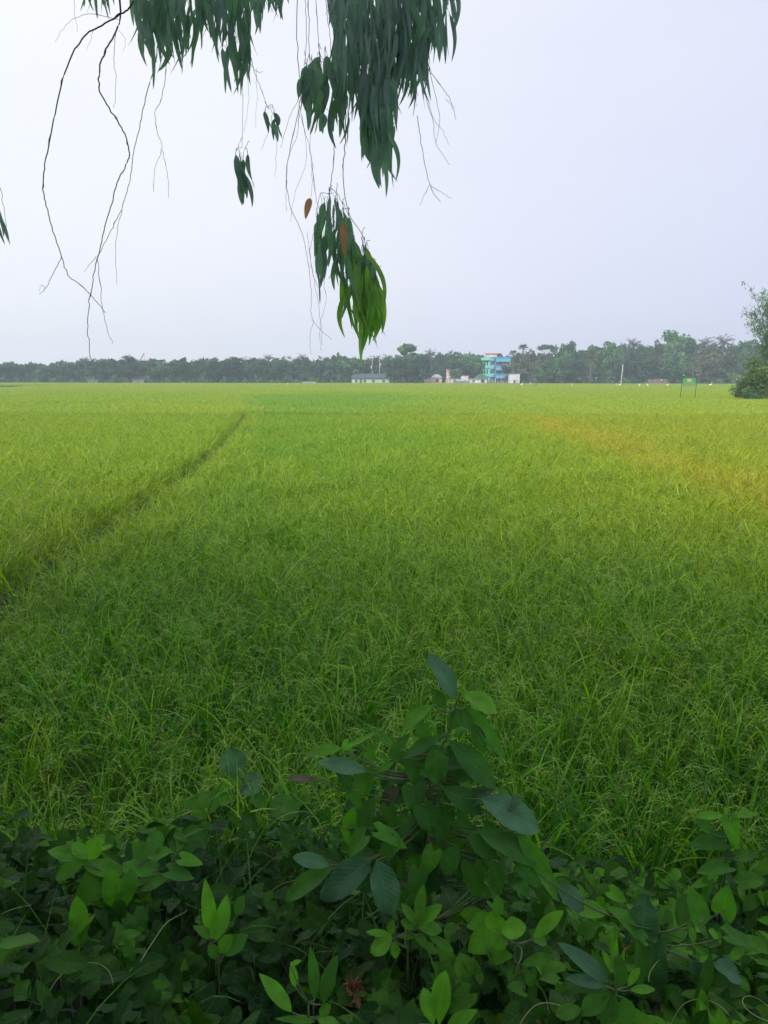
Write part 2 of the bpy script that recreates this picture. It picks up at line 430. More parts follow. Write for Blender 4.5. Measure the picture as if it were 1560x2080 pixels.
# ---------------------------------------------------------------- blades
def blades(b, base, az, th0, droop, L, W, S=5, rnd=0.5, mi=0, sweep=0.0, prof_=None, power=1.5):
    """vectorised curved grass blades. base (N,3)"""
    n = len(base); az = np.asarray(az, float); th0 = np.broadcast_to(th0, n); droop = np.broadcast_to(droop, n)
    L = np.broadcast_to(L, n); W = np.broadcast_to(W, n); sweep = np.broadcast_to(sweep, n)
    t = np.linspace(0, 1, S + 1)
    th = th0[:, None] - droop[:, None] * t[None] ** power
    aa = az[:, None] + sweep[:, None] * t[None]
    D = np.stack([np.cos(th) * np.cos(aa), np.cos(th) * np.sin(aa), np.sin(th)], -1)
    seg = (L / S)[:, None, None] * (D[:, :-1] + D[:, 1:]) / 2
    P = np.concatenate([np.zeros((n, 1, 3)), np.cumsum(seg, 1)], 1) + np.asarray(base)[:, None]
    if prof_ is None:
        wp = np.minimum(1, t * 5 + 0.35) * (1 - t ** 2.2) + 0.03
    else: wp = prof_(t)
    tw = rng.uniform(-0.9, 0.9, n)
    side = np.stack([-np.sin(aa), np.cos(aa), np.zeros_like(aa)], -1)
    nrm = np.cross(D, side)
    side = side * np.cos(tw)[:, None, None] + nrm * np.sin(tw)[:, None, None]
    hw = (W[:, None] * wp[None] / 2)[:, :, None]
    V = np.stack([P - side * hw, P + side * hw], 2).reshape(-1, 3)
    k = 2 * (S + 1)
    i = np.arange(S) * 2
    f = np.stack([i, i + 1, i + 3, i + 2], -1)
    F = (f[None] + (np.arange(n) * k)[:, None, None]).reshape(-1, 4)
    r = np.repeat(np.broadcast_to(rnd, n), k)
    uv = np.zeros((n, S + 1, 2, 3)); uv[..., 0, 0] = -1; uv[..., 1, 0] = 1; uv[..., 1] = t[None, :, None]
    b.add(V, F, r, uv.reshape(-1, 3), mi)
    return P

def grain_prof(t): return np.where((np.arange(len(t)) % 2) == 1, 1.0, 0.28)

def rice_hill(b, cx, cy, lod, wmul=1.0):
    H = rng.uniform(0.9, 1.08)
    if lod == 0: nl, S, npn, nb = 25, 6, int(rng.integers(2, 5)), 6
    elif lod == 1: nl, S, npn, nb = 8, 3, 3, 2
    else: nl, S, npn, nb = 5, 2, 2, 1
    base = np.zeros((nl, 3)); a0 = rng.uniform(0, 6.28, nl); r0 = rng.uniform(0.01, 0.07, nl)
    z0 = rng.uniform(0.18, 0.52, nl) * H
    base[:, 0] = cx + r0 * np.cos(a0) * (1 + z0); base[:, 1] = cy + r0 * np.sin(a0) * (1 + z0); base[:, 2] = z0
    az = a0 + rng.normal(0, 0.5, nl)
    blades(b, base, az, rng.uniform(1.05, 1.5, nl), rng.uniform(0.3, 2.0, nl), rng.uniform(0.30, 0.50, nl) * H,
           rng.uniform(0.007, 0.0155, nl) * wmul, S, 0.05 + 1.15 * rng.uniform(0, 1, nl) ** 1.7, 0, rng.normal(0, 0.25, nl))
    a1 = rng.uniform(0, 6.28, npn)
    if lod == 0:
        pb = np.stack([cx + 0.03 * np.cos(a1), cy + 0.03 * np.sin(a1), np.full(npn, 0.30)], -1)
        P = blades(b, pb, a1, rng.uniform(1.35, 1.5, npn), rng.uniform(0.9, 1.9, npn), rng.uniform(0.55, 0.66, npn) * H,
                   0.004, 10, 0.5, 1, power=3.0, prof_=lambda t: np.full(len(t), 0.6))
        for q in range(npn):
            for j in range(nb):
                s = P[q, rng.integers(5, 10)]
                bz = a1[q] + rng.normal(0, 0.55)
                blades(b, s[None] + 0, [bz], [rng.uniform(0.1, 0.9)], [rng.uniform(1.0, 1.9)], [rng.uniform(0.07, 0.13)], [0.0042], 8,
                       [rng.uniform(0.3, 1)], 1, 0.0, grain_prof)
    else:
        pb = np.stack([cx + 0.03 * np.cos(a1), cy + 0.03 * np.sin(a1), np.full(npn, 0.62)], -1)
        for j in range(nb):
            blades(b, pb, a1 + j * .3, rng.uniform(1.1, 1.5, npn), rng.uniform(1.2, 2.4, npn), rng.uniform(0.26, 0.34, npn) * H,
                   0.007 * wmul, 3, rng.uniform(0.3, 1, npn), 1)

# prototypes of the crop live in a collection of their own that the crop object scatters
proto = bpy.data.collections.new('rice_plants')
NH, NM, NF = 14, 6, 4
k = 0
def proto_add(b, i):
    o = b.build('rice_%02d' % i, [M['rice'], M['panicle']], link=False, sm=False)
    proto.objects.link(o)
for i in range(NH):
    b = MB(); rice_hill(b, 0, 0, 0); proto_add(b, k); k += 1
for i in range(NM):
    b = MB()
    for x in np.arange(-0.4, 0.5, 0.2):
        for y in np.arange(-0.4, 0.5, 0.2):
            rice_hill(b, x + rng.uniform(-.07, .07), y + rng.uniform(-.07, .07), 1, 1.5)
    proto_add(b, k); k += 1
for i in range(NF):
    b = MB()
    for x in np.arange(-1.87, 2, 0.25):
        for y in np.arange(-1.87, 2, 0.25):
            rice_hill(b, x + rng.uniform(-.11, .11), y + rng.uniform(-.11, .11), 2, 3.2)
    proto_add(b, k); k += 1

FAR_L, FAR_R = 262.0, 286.0
def far_edge(x): return FAR_L + (FAR_R - FAR_L) * smooth(-80, 20, x)
POND = (-98.0, -72.0, 156.0, 205.0)
def scatter():
    pts, idx, sclv, rot = [], [], [], []
    def keep(x, y, gap):
        d, s = ridge_dist(x, y)
        k_ = (np.abs(x) < 0.56 * y + 2.6) & (d > gap) & (y < far_edge(x))
        pond = (x > POND[0] - 40) & (x < POND[1] + 6 * np.sin(y * .1)) & (y > POND[2]) & (y < POND[3])
        return k_ & ~pond & (np.abs(y - 205) > 0.7)
    D1, D2 = 46.0, 132.0
    # single hills
    gx, gy = np.meshgrid(np.arange(-30, 30, 0.178), np.arange(3.0, D1, 0.178))
    x = (gx + rng.uniform(-.075, .075, gx.shape)).ravel(); y = (gy + rng.uniform(-.075, .075, gx.shape)).ravel()
    k_ = keep(x, y, np.interp(y, [3, 8, 20, 46], [.25, .27, .27, .27])) & (y > 3.12 + 0.12 * np.sin(x * 2.3) + 0.1 * np.sin(x * 5.3))
    x, y = x[k_], y[k_]; n = len(x)
    pts.append(np.stack([x, y, np.zeros(n)], -1)); idx.append(rng.integers(0, NH, n))
    h = 0.97 + 0.07 * noise2(x, y, 1.3) + 0.05 * noise2(x, y, 0.25, 1) + 0.05 * noise2(x, y, 4.5, 2) + rng.normal(0, 0.06, n)
    sclv.append(h); rot.append(rng.uniform(0, 6.28, n))
    gx, gy = np.meshgrid(np.arange(-75, 75, 0.92), np.arange(D1 + .3, D2, 0.92))
    x = (gx + rng.uniform(-.1, .1, gx.shape)).ravel(); y = gy.ravel()
    k_ = keep(x, y, 0.0) & ~((y < 47.6) & (y > 46) & (x > -9.5) & (x < 5.5)) & ~((np.abs(y - 78 - .02 * x) < .55) & (x > 18)) & ~((np.abs(y - 64) < .5) & (x < -16)); x, y = x[k_], y[k_]; n = len(x)
    pts.append(np.stack([x, y, np.zeros(n)], -1)); idx.append(NH + rng.integers(0, NM, n))
    sclv.append(1.0 + 0.05 * noise2(x, y, 0.25, 1) + rng.normal(0, 0.02, n)); rot.append(rng.integers(0, 4, n) * math.pi / 2 + rng.uniform(-.3, .3, n))
    gx, gy = np.meshgrid(np.arange(-165, 165, 3.8), np.arange(D2 + 1.6, 300, 3.8))
    x = gx.ravel(); y = gy.ravel()
    k_ = keep(x, y, 0.0); x, y = x[k_], y[k_]; n = len(x)
    pts.append(np.stack([x, y, np.zeros(n)], -1)); idx.append(NH + NM + rng.integers(0, NF, n))
    sclv.append(1.0 + 0.04 * noise2(x, y, 0.1, 1)); rot.append(rng.integers(0, 4, n) * math.pi / 2)
    P = np.vstack(pts); I = np.concatenate(idx); S = np.concatenate(sclv); Z = np.concatenate(rot)
    x, y = P[:, 0], P[:, 1]
    P[:, 2] = height(x, y) * (y < 6) * 0.6
    d, side = ridge_dist(x, y)
    nz = noise2(x, y, 0.55) + 0.35 * rng.normal(0, 1, len(x)) * (y < 46); nz2 = noise2(x, y, 0.12, 1); nz3 = noise2(x * 0.35, y * 0.9, 0.12, 2)
    mid = 0.10 + 0.30 * nz + 0.22 * nz2 + 0.58 * smooth(4, 13, y)
    left = side < 0
    mid = np.where(left, 0.78 + 0.15 * nz, mid)
    mid = np.where((~left) & (y > 44) & (y < 95) & (x < 12), 0.12 + 0.1 * nz, mid)          # the fresh plot beyond the cross ridge
    mid = mid + 0.35 * smooth(0.0, 7, x) * smooth(5, 14, y) + 0.3 * smooth(95, 140, y)
    ripe = 0.55 * (0.4 + 0.9 * rng.uniform(0, 1, len(x))) * np.exp(-((x - 7.2 - 0.5 * nz - 0.02 * (y - 20)) / (0.6 + 0.022 * y)) ** 2) * smooth(8, 12, y) * smooth(48, 36, y)
    ripe += 0.22 * smooth(6.5, 9, x) * smooth(10, 16, y) * smooth(60, 36, y) + 0.14 * smooth(0.15, 0.8, nz2) * (y > 6)
    ripe += 0.22 * smooth(0.2, 0.9, nz3) * smooth(90, 150, y)
    ripe += 0.12 * smooth(1.5, 0.4, d) * (side > 0)
    P[:, 2] -= 0.34 * np.exp(-((y - 47.2) / 0.55) ** 2) * (x > -9.5) * (x < 6) + .3 * np.exp(-((y - 78 - .05 * x) / 1.1) ** 2) * (x > 16) + .3 * np.exp(-((y - 64) / .9) ** 2) * (x < -14)
    T = np.stack([np.clip(mid, 0, 1), np.clip(ripe, 0, 1), np.zeros_like(x)], -1)
    me = bpy.data.meshes.new('rice_crop')
    me.vertices.add(len(P)); me.vertices.foreach_set('co', P.ravel())
    a = me.attributes.new('idx', 'INT', 'POINT'); a.data.foreach_set('value', I.astype(np.int32))
    a = me.attributes.new('scl', 'FLOAT', 'POINT'); a.data.foreach_set('value', S)
    rv = np.zeros_like(P); rv[:, 2] = Z
    near = I < NH
    rv[near, 0] = rng.normal(0, 0.06, near.sum()); rv[near, 1] = rng.normal(0, 0.06, near.sum())
    a = me.attributes.new('rot', 'FLOAT_VECTOR', 'POINT'); a.data.foreach_set('vector', rv.ravel())
    a = me.attributes.new('tint', 'FLOAT_VECTOR', 'POINT'); a.data.foreach_set('vector', T.ravel())
    o = bpy.data.objects.new('rice_crop', me); COL.objects.link(o)
    g = bpy.data.node_groups.new('scatter_rice', 'GeometryNodeTree')
    g.interface.new_socket('Geometry', in_out='INPUT', socket_type='NodeSocketGeometry')
    g.interface.new_socket('Geometry', in_out='OUTPUT', socket_type='NodeSocketGeometry')
    gi = g.nodes.new('NodeGroupInput'); go = g.nodes.new('NodeGroupOutput')
    ci = g.nodes.new('GeometryNodeCollectionInfo'); ci.inputs['Collection'].default_value = proto
    ci.inputs['Separate Children'].default_value = True; ci.inputs['Reset Children'].default_value = True
    ip = g.nodes.new('GeometryNodeInstanceOnPoints'); ip.inputs['Pick Instance'].default_value = True
    def na(name, typ):
        n_ = g.nodes.new('GeometryNodeInputNamedAttribute'); n_.data_type = typ; n_.inputs['Name'].default_value = name
        return n_.outputs['Attribute']
    g.links.new(gi.outputs[0], ip.inputs['Points']); g.links.new(ci.outputs[0], ip.inputs['Instance'])
    g.links.new(na('idx', 'INT'), ip.inputs['Instance Index'])
    g.links.new(na('rot', 'FLOAT_VECTOR'), ip.inputs['Rotation'])
    g.links.new(na('scl', 'FLOAT'), ip.inputs['Scale'])
    g.links.new(ip.outputs[0], go.inputs[0])
    md = o.modifiers.new('scatter', 'NODES'); md.node_group = g
    tag(o, 'green and gold rice crop with drooping grain heads filling the paddy fields', 'rice crop', kind='stuff')
    print('rice points', len(P))
scatter()

# weeds along the ridge between the two fields
def ridge_weeds():
    b = MB(); pts = []
    for a, c in zip(RIDGE_W[:-3], RIDGE_W[1:-2]):
        L = (c - a).length; n = int(min(L * 60, 1500))
        t = rng.uniform(0, 1, n); off = rng.normal(0, 0.11, n)
        nx, ny = -(c.y - a.y) / L, (c.x - a.x) / L
        x = a.x + (c.x - a.x) * t + nx * off; y = a.y + (c.y - a.y) * t + ny * off
        pts.append(np.stack([x, y], -1))
    p = np.vstack(pts); x, y = p[:, 0], p[:, 1]
    n = len(x); base = np.stack([x, y, height(x, y) - 0.01], -1)
    far = 1 + y / 16
    blades(b, base, rng.uniform(0, 6.28, n), rng.uniform(0.7, 1.4, n), rng.uniform(0.5, 2.0, n), rng.uniform(0.22, 0.46, n), rng.uniform(.007, .012, n) * far, 4, rng.uniform(0, 1, n), 0)
    o = b.build('ridge_grass', M['weed'])
    tag(o, 'dark wild grass growing on the low earth ridge between two rice plots', 'grass', kind='stuff')
ridge_weeds()

# pond
b = MB()
b.add([(-160, POND[2] - 2, .06), (POND[1] + 4, POND[2] - 2, .06), (POND[1], POND[3] + 2, .06), (-160, POND[3] + 2, .06)], [(0, 1, 2, 3)])
tag(b.build('pond_water', M['water'], sm=False), kind='structure')
# pale verge at the far field edge
def verge():
    b = MB(); n = 3800
    x = rng.uniform(-175, 185, n); y = far_edge(x) + rng.uniform(0.5, 7, n)
    base = np.stack([x, y, np.zeros(n)], -1)
    blades(b, base, rng.uniform(0, 6.28, n), rng.uniform(.9, 1.5, n), rng.uniform(.2, 1.6, n), rng.uniform(.3, .8, n), rng.uniform(.1, .25, n), 2, rng.uniform(0, 1, n))
    tag(b.build('verge_grass', M['weed']), 'rough grass verge at the foot of the far tree line', 'grass', kind='stuff')
verge()

# ---------------------------------------------------------------- leaves
def wprof(shape, t):
    if shape == 'lance': return np.sin(math.pi * t ** 0.85) ** 0.85
    if shape == 'obov': return np.sin(math.pi * t ** 1.35) ** 0.8
    if shape == 'ell': return np.sin(math.pi * t) ** 0.72
    if shape == 'euc': return np.sin(math.pi * np.clip(t, 0, 1) ** 0.72) ** 0.62 * (1 - 0.35 * t)
    if shape == 'heart': return 0.55 * (1 - t) ** 6 + np.sin(math.pi * t ** 0.60) ** 0.85
    return np.sin(math.pi * t)

def leaf_geo(L, W, shape='ell', n=8, fold=0.25, bend=0.25, wave=0.03, falc=0.0, ser=0.0, K=5, rg=rng):
    t = np.linspace(0.0, 1.0, n + 1)
    if shape != 'heart': wv = wprof(shape, t)
    else: wv = wprof(shape, t)
    wv = np.maximum(wv, 0.0); wv[-1] = 0.0
    if shape != 'heart': wv[0] = 0.06
    if ser: wv = wv * (1 + ser * np.where(np.arange(n + 1) % 2, 1, -1))
    u = np.linspace(-1, 1, K)
    hw = wv * W / 2
    X = u[None] * hw[:, None]
    Y = np.repeat(t[:, None] * L, K, 1)
    if shape == 'heart':
        Y = Y - (np.abs(u)[None] ** 1.2) * (1 - t[:, None]) ** 3 * L * 0.26
    Z = np.abs(X) * fold
    ph = rg.uniform(0, 6.28, 3)
    Z = Z + wave * W * np.abs(u)[None] * np.sin(t[:, None] * 9 + ph[0] + u[None] * 1.2) + wave * W * 0.6 * np.sin(t[:, None] * 17 + ph[1]) * u[None]
    X = X + falc * L * np.sin(math.pi * t[:, None] * 0.9)
    # bend along the length
    a = bend * t
    ds = L / n
    yy = np.concatenate([[0], np.cumsum(np.cos(a[:-1]) * ds)]); zz = -np.concatenate([[0], np.cumsum(np.sin(a[:-1]) * ds)])
    dy = Y - t[:, None] * L
    Yb = yy[:, None] + dy * np.cos(a)[:, None] + Z * np.sin(a)[:, None]
    Zb = zz[:, None] - dy * np.sin(a)[:, None] + Z * np.cos(a)[:, None]
    V = np.stack([X, Yb, Zb], -1).reshape(-1, 3)
    i = np.arange(n)[:, None] * K + np.arange(K - 1)[None]
    F = np.stack([i, i + 1, i + K + 1, i + K], -1).reshape(-1, 4)
    uv = np.zeros((n + 1, K, 3)); uv[..., 0] = u[None]; uv[..., 1] = t[:, None]
    return V, F, uv.reshape(-1, 3)

def frame(d, nrm):
    d = np.asarray(d, float); d = d / (np.linalg.norm(d) + 1e-9)
    nrm = np.asarray(nrm, float); x = np.cross(d, nrm)
    if np.linalg.norm(x) < 1e-4: x = np.cross(d, (0.3, 0.9, 0.1))
    x /= np.linalg.norm(x); z = np.cross(x, d)
    return np.stack([x, d, z], 0)      # rows

def put_leaf(b, base, d, nrm, L, W, rnd, petiole=0.0, **kw):
    V, F, uv = leaf_geo(L, W, **kw)
    Mx = frame(d, nrm)
    b.add(V @ Mx + np.asarray(base, float), F, rnd, uv)

# ---------------------------------------------------------------- roadside slope foliage
def slope_hit(px, py, up):
    d = ray(px, py); o = Vector((0, 0, CAMZ))
    lo = 0.5
    for i in range(400):
        p = o + d * lo
        if p.z < float(prof(p.y)) + up: return p
        lo += 0.012
    return p

def groundcover():
    b = MB(); s = MB()
    n = 23000
    x = rng.uniform(-2.6, 2.6, n); y = rng.uniform(0.75, 3.35, n)
    dens = 0.80 + 0.4 * noise2(x, y, 3.4)
    hollow = np.exp(-(((x + 0.98) / 0.22) ** 2 + ((y - 2.0) / 0.42) ** 2)) + 0.8 * np.exp(-(((x - .12) / 0.22) ** 2 + ((y - 1.63) / 0.15) ** 2)) + np.exp(-(((x - .78) / 0.15) ** 2 + ((y - 1.95) / 0.12) ** 2))
    k_ = (rng.uniform(0, 1, n) < np.clip(dens, 0.4, 1)) & (hollow < rng.uniform(0.5, 1.5, n))
    x, y = x[k_], y[k_]; n = len(x)
    mound = 0.17 + 0.12 * smooth(2.0, 3.0, y) + 0.13 * noise2(x, y, 2.3, 1) + 0.07 * noise2(x, y, 6.0, 2) + 0.22 * smooth(1.1, 1.7, np.abs(x - .1)) * smooth(1.5, 2.6, y)
    hz = height(x, y) + mound * rng.uniform(0.15, 1.15, n) * smooth(3.5, 3.1, y) + 0.03
    species = noise2(x, y, 2.6, 2)
    patch = 0.42 + 0.55 * noise2(x, y, 3.2, 0) + 0.3 * noise2(x, y, 9.0, 1)
    for i in range(n):
        heart = species[i] + rng.normal(0, 0.45) > 0.02
        L = rng.uniform(0.024, 0.078) * (1.35 if species[i] < -.35 else 1) * (1.0 if heart else 1.25)
        if rng.uniform() < 0.22: L *= 1.4
        if y[i] < 1.9: L *= 1.12
        W = L * (rng.uniform(0.68, 0.95) if heart else rng.uniform(0.24, 0.46))
        az = rng.uniform(0, 6.28); el = rng.normal(-0.25, 0.45) if heart else rng.normal(0.35, 0.5)
        d = np.array([math.cos(az) * math.cos(el), math.sin(az) * math.cos(el), math.sin(el)])
        nr = np.array([rng.normal(0, 0.4), rng.normal(-0.35, 0.4), 1.0])
        r = np.clip(patch[i] * rng.uniform(0.1, 1.5), 0, 1) ** 1.35
        put_leaf(b, (x[i], y[i], hz[i]), d, nr, L, W, r, shape='heart' if heart else ('obov' if rng.uniform() < .6 else 'lance'),
                 n=8 if heart else 7, fold=rng.uniform(-.05, .4), bend=rng.uniform(-.1, .8), wave=rng.uniform(.01, .07), K=5)
        if i % 3 == 0:
            p0 = np.array([x[i], y[i], hz[i]]); g = np.array([x[i] + rng.normal(0, .03), y[i] + rng.normal(0, .03), float(height(x[i], y[i]))])
            mid = (p0 + g) / 2 + rng.normal(0, .015, 3)
            s.tube([g, mid, p0], [0.0016, 0.0013, 0.001], 4, rng.uniform(0, 1))
    g = MB(); ng = 2600
    gx = rng.uniform(-2.4, 2.4, ng); gy = rng.uniform(1.2, 3.4, ng); k2 = noise2(gx, gy, 2.9, 1) + 0.9 * smooth(2.0, 3.3, gy) > rng.uniform(.1, 1.1, ng); gx, gy = gx[k2], gy[k2]; ng = len(gx)
    blades(g, np.stack([gx, gy, height(gx, gy) + .02], -1), rng.uniform(0, 6.28, ng), rng.uniform(.9, 1.5, ng), rng.uniform(.4, 1.8, ng), rng.uniform(.25, .5, ng), rng.uniform(.004, .009, ng), 6, rng.uniform(0, 1, ng))
    # runners and tendrils
    tb = MB()
    for i in range(80):
        x0 = rng.uniform(-1.7, 1.7); y0 = rng.uniform(1.1, 3.0); a = rng.uniform(0, 6.28); pts = []; z = float(height(x0, y0)) + rng.uniform(.08, .26)
        da = rng.normal(0, .04); dz = rng.uniform(.002, .008)
        for j in range(22):
            pts.append((x0, y0, z)); da += rng.normal(0, 0.045); a += da; dz -= .0006
            x0 += 0.011 * math.cos(a); y0 += 0.011 * math.sin(a); z += dz
        tb.tube(pts, np.linspace(0.0014, 0.0006, 22), 5, rng.uniform(0, 1))
    o = b.build('ground_cover', M['vine'])
    b2 = MB()
    tag(o, 'tangle of dark green heart shaped creeper leaves covering the roadside slope', 'ground cover', kind='stuff')
    o4 = g.build('wild_grass', M['weed'], o); tag(o4, kind='stuff')
    o2 = s.build('creeper_stem', M['stem'], o); tag(o2, kind='stuff')
    o3 = tb.build('creeper_tendril', M['tendril'], o); tag(o3, kind='stuff')
groundcover()

# individually modelled plants of the slope. A leaf: (base px, base py, tip px, tip py, width px, material, tone, shape, near/far offset)
def plant(name, label, cat, up, leaves, root, stem_nodes=(), stem_mat='stem', extra=None, group=None, dY=0.0, fill=()):
    """root: photo point of the stem foot; up: height of the leaf layer above the slope there"""
    anchor = slope_hit(root[0], root[1], up)
    Yp = anchor.y + dY
    foot = Vector((anchor.x, Yp + 0.03, float(height(anchor.x, Yp + 0.03)) - 0.01))
    t = empty(name, foot); inv = np.array(foot)
    tag(t, label, cat, group)
    by = {}
    hub_pts = []
    leaves = list(leaves)
    for cx, cy_, rx, ry, nf, fm in fill:
        for i in range(nf):
            a = rng.uniform(0, 6.28); q = rng.uniform(0, 1) ** .5
            x0, y0 = cx + rx * q * math.cos(a), cy_ + ry * q * math.sin(a); l = rng.uniform(22, 52); a2 = rng.normal(1.3, 1.2)
            leaves.append((x0, y0, x0 + l * math.cos(a2), y0 + l * math.sin(a2), l * rng.uniform(.45, .95), fm, rng.uniform(0, .75) ** 1.3,
                           'heart' if rng.uniform() < .6 else 'ell', rng.uniform(-.02, .14), rng.uniform(-.5, .2)))
    for lf in leaves:
        bx, by_, tx, ty, wp, mat, tone, shape = lf[:8]
        off = lf[8] if len(lf) > 8 else 0.0
        tilt = lf[9] if len(lf) > 9 else rng.uniform(-0.5, 0.5)
        Y0 = Yp + off + rng.uniform(-.015, .015)
        p0 = np.array(at(bx, by_, Y0)); 
        d2 = math.hypot(tx - bx, ty - by_) / FPX * Y0
        p1 = np.array(at(tx, ty, Y0 + tilt * d2))
        L = float(np.linalg.norm(p1 - p0)); W = wp / FPX * Y0 * 1.12
        mb = by.setdefault(mat, MB())
        view = np.array([0, 0, CAMZ]) - p0; view /= np.linalg.norm(view)
        nr = view * 0.75 + np.array([rng.normal(0, .25), rng.normal(0, .15), 0.75])
        d = (p1 - p0) / L
        put_leaf(mb, p0 - inv, d, nr, L * 1.03, W, tone, shape=shape, n=14, fold=rng.uniform(.1, .32), bend=rng.uniform(0.05, 0.35),
                 wave=rng.uniform(.02, .06), ser=0.02 if shape in ('ell', 'obov') else 0.0, K=7)
        hub_pts.append(p0 - inv)
    for mat, mb in by.items():
        mb.build('foliage', M[mat], t)
    sm = MB()
    top = None
    if stem_nodes:
        pts = [np.zeros(3)] + [np.array(at(q[0], q[1], Yp + (q[2] if len(q) > 2 else 0))) - inv for q in stem_nodes]
        P = []
        for a, c in zip(pts[:-1], pts[1:]):
            for u in np.linspace(0, 1, 5)[:-1]: P.append(a + (c - a) * u + rng.normal(0, .002, 3))
        P.append(pts[-1]); P = np.array(P)
        sm.tube(P, np.linspace(0.0055, 0.0022, len(P)), 7)
    else:
        c = np.mean(hub_pts, 0); P = np.array([c * u + np.array([0, 0, 0.01]) * math.sin(3 * u) for u in np.linspace(0, 1, 8)])
        sm.tube(P, np.linspace(0.004, 0.002, len(P)), 6)
    for h in hub_pts:
        j = np.argmin(np.linalg.norm(P - h, axis=1) + 0.4 * np.maximum(0, P[:, 2] - h[2]))
        q = P[j]; mid = (q + h) / 2 + np.array([0, 0, -0.15 * np.linalg.norm(h - q)])
        tt = np.linspace(0, 1, 6)[:, None]
        C = (1 - tt) ** 2 * q + 2 * tt * (1 - tt) * mid + tt ** 2 * h
        sm.tube(C, np.linspace(0.0024, 0.0013, 6), 5)
    sm.build('stem', M[stem_mat], t)
    return t, Yp

B, U, G, O = 'broad', 'blue', 'bright', 'brownleaf'
big = [
 (925,1420,882,1328,46,U,.7,'ell',0,.1), (938,1408,1014,1442,44,G,.7,'ell',0,-.2), (948,1433,1034,1547,30,B,.55,'lance',0,-.1),
 (878,1433,809,1478,32,G,.35,'lance',0,0), (892,1497,810,1542,32,B,.25,'lance',-.03,.1), (912,1505,1012,1598,52,B,.25,'ell',-.02,-.1),
 (745,1567,644,1545,36,U,.9,'lance',-.05,.1), (698,1524,756,1486,15,G,.6,'lance',0,.1), (693,1520,618,1526,26,G,.3,'lance',0,.1),
 (640,1584,583,1578,19,O,.7,'lance',0,0), (742,1566,738,1622,42,B,.6,'heart',-.05,-.3), (838,1600,844,1657,44,B,.3,'heart',-.05,-.3),
 (884,1513,887,1592,46,B,.3,'ell',-.04,-.2), (978,1622,1099,1684,66,U,.8,'ell',-.08,0), (972,1690,1092,1748,62,B,.35,'ell',-.12,0),
 (1050,1688,1134,1808,34,B,.7,'lance',-.1,-.1), (755,1744,651,1824,66,U,.25,'ell',-.2,0), (764,1748,797,1860,64,U,.55,'ell',-.22,-.3),
 (674,1764,570,1824,44,B,.5,'ell',-.18,0), (668,1758,596,1740,32,U,.7,'ell',-.18,0), (905,1440,878,1400,26,B,.4,'ell',.02,.2),
 (935,1440,915,1480,34,B,.5,'ell',0,-.3), (925,1440,960,1480,34,B,.35,'ell',0,-.3), (960,1470,985,1530,28,B,.3,'lance',0,-.1),
 (800,1520,760,1480,22,B,.6,'lance',0,.1), (790,1540,830,1490,22,B,.4,'lance',0,.1), (860,1500,842,1440,22,B,.5,'lance',0,.3),
 (700,1530,705,1500,16,G,.4,'ell',0,.2), (755,1560,750,1510,20,B,.7,'ell',0,.1), (765,1570,800,1545,16,G,.2,'lance',0,.1),
 (790,1590,850,1570,24,B,.5,'lance',0,.1), (810,1600,770,1640,30,O,.4,'ell',-.03,0), (880,1560,950,1550,26,B,.2,'ell',0,.1),
 (900,1600,980,1650,46,B,.2,'ell',-.05,0), (930,1640,1000,1600,34,U,.3,'ell',-.05,0), (860,1640,880,1700,40,B,.25,'heart',-.07,-.3),
 (900,1660,895,1720,40,B,.3,'heart',-.07,-.3), (830,1660,800,1700,34,B,.3,'heart',-.07,-.3), (760,1620,735,1680,36,B,.3,'ell',-.06,-.2),
 (790,1640,800,1690,30,B,.4,'heart',-.06,-.2), (1000,1650,1060,1620,30,U,.6,'ell',-.08,0), (1010,1600,1045,1640,24,B,.6,'lance',-.05,0),
 (950,1700,1010,1740,44,B,.3,'ell',-.12,0), (930,1720,900,1775,44,B,.25,'ell',-.13,-.2), (880,1730,860,1780,34,G,.05,'heart',-.15,-.3),
 (800,1710,770,1750,36,B,.6,'heart',-.15,-.3), (740,1700,700,1740,40,B,.65,'heart',-.15,0), (770,1690,830,1720,36,B,.7,'heart',-.14,0),
 (720,1640,700,1690,26,G,.2,'ell',-.05,-.1), (690,1680,720,1720,24,G,.25,'ell',-.1,0), (1040,1740,1100,1800,40,B,.5,'ell',-.12,-.1),
 (1000,1750,1020,1820,40,B,.3,'ell',-.15,-.2), (960,1760,970,1830,44,B,.3,'heart',-.17,-.2), (850,1770,840,1830,36,B,.4,'heart',-.18,-.3),
 (700,1600,735,1640,22,B,.5,'ell',-.03,0), (680,1560,720,1600,26,B,.2,'ell',-.02,0), (820,1540,860,1600,28,B,.4,'ell',-.03,0),
]
plant('leafy_shrub', 'tall shrub with long oval leaves rising highest above the creepers at centre', 'shrub', 0.42, big, (880, 1760),
      [(870, 1700), (862, 1640), (880, 1560), (905, 1500), (925, 1430), (935, 1410)], 'stem', dY=-0.02, fill=[(870,1640,150,110,60,B),(900,1740,170,80,60,B),(700,1700,90,70,18,B),(850,1560,90,50,22,B)])

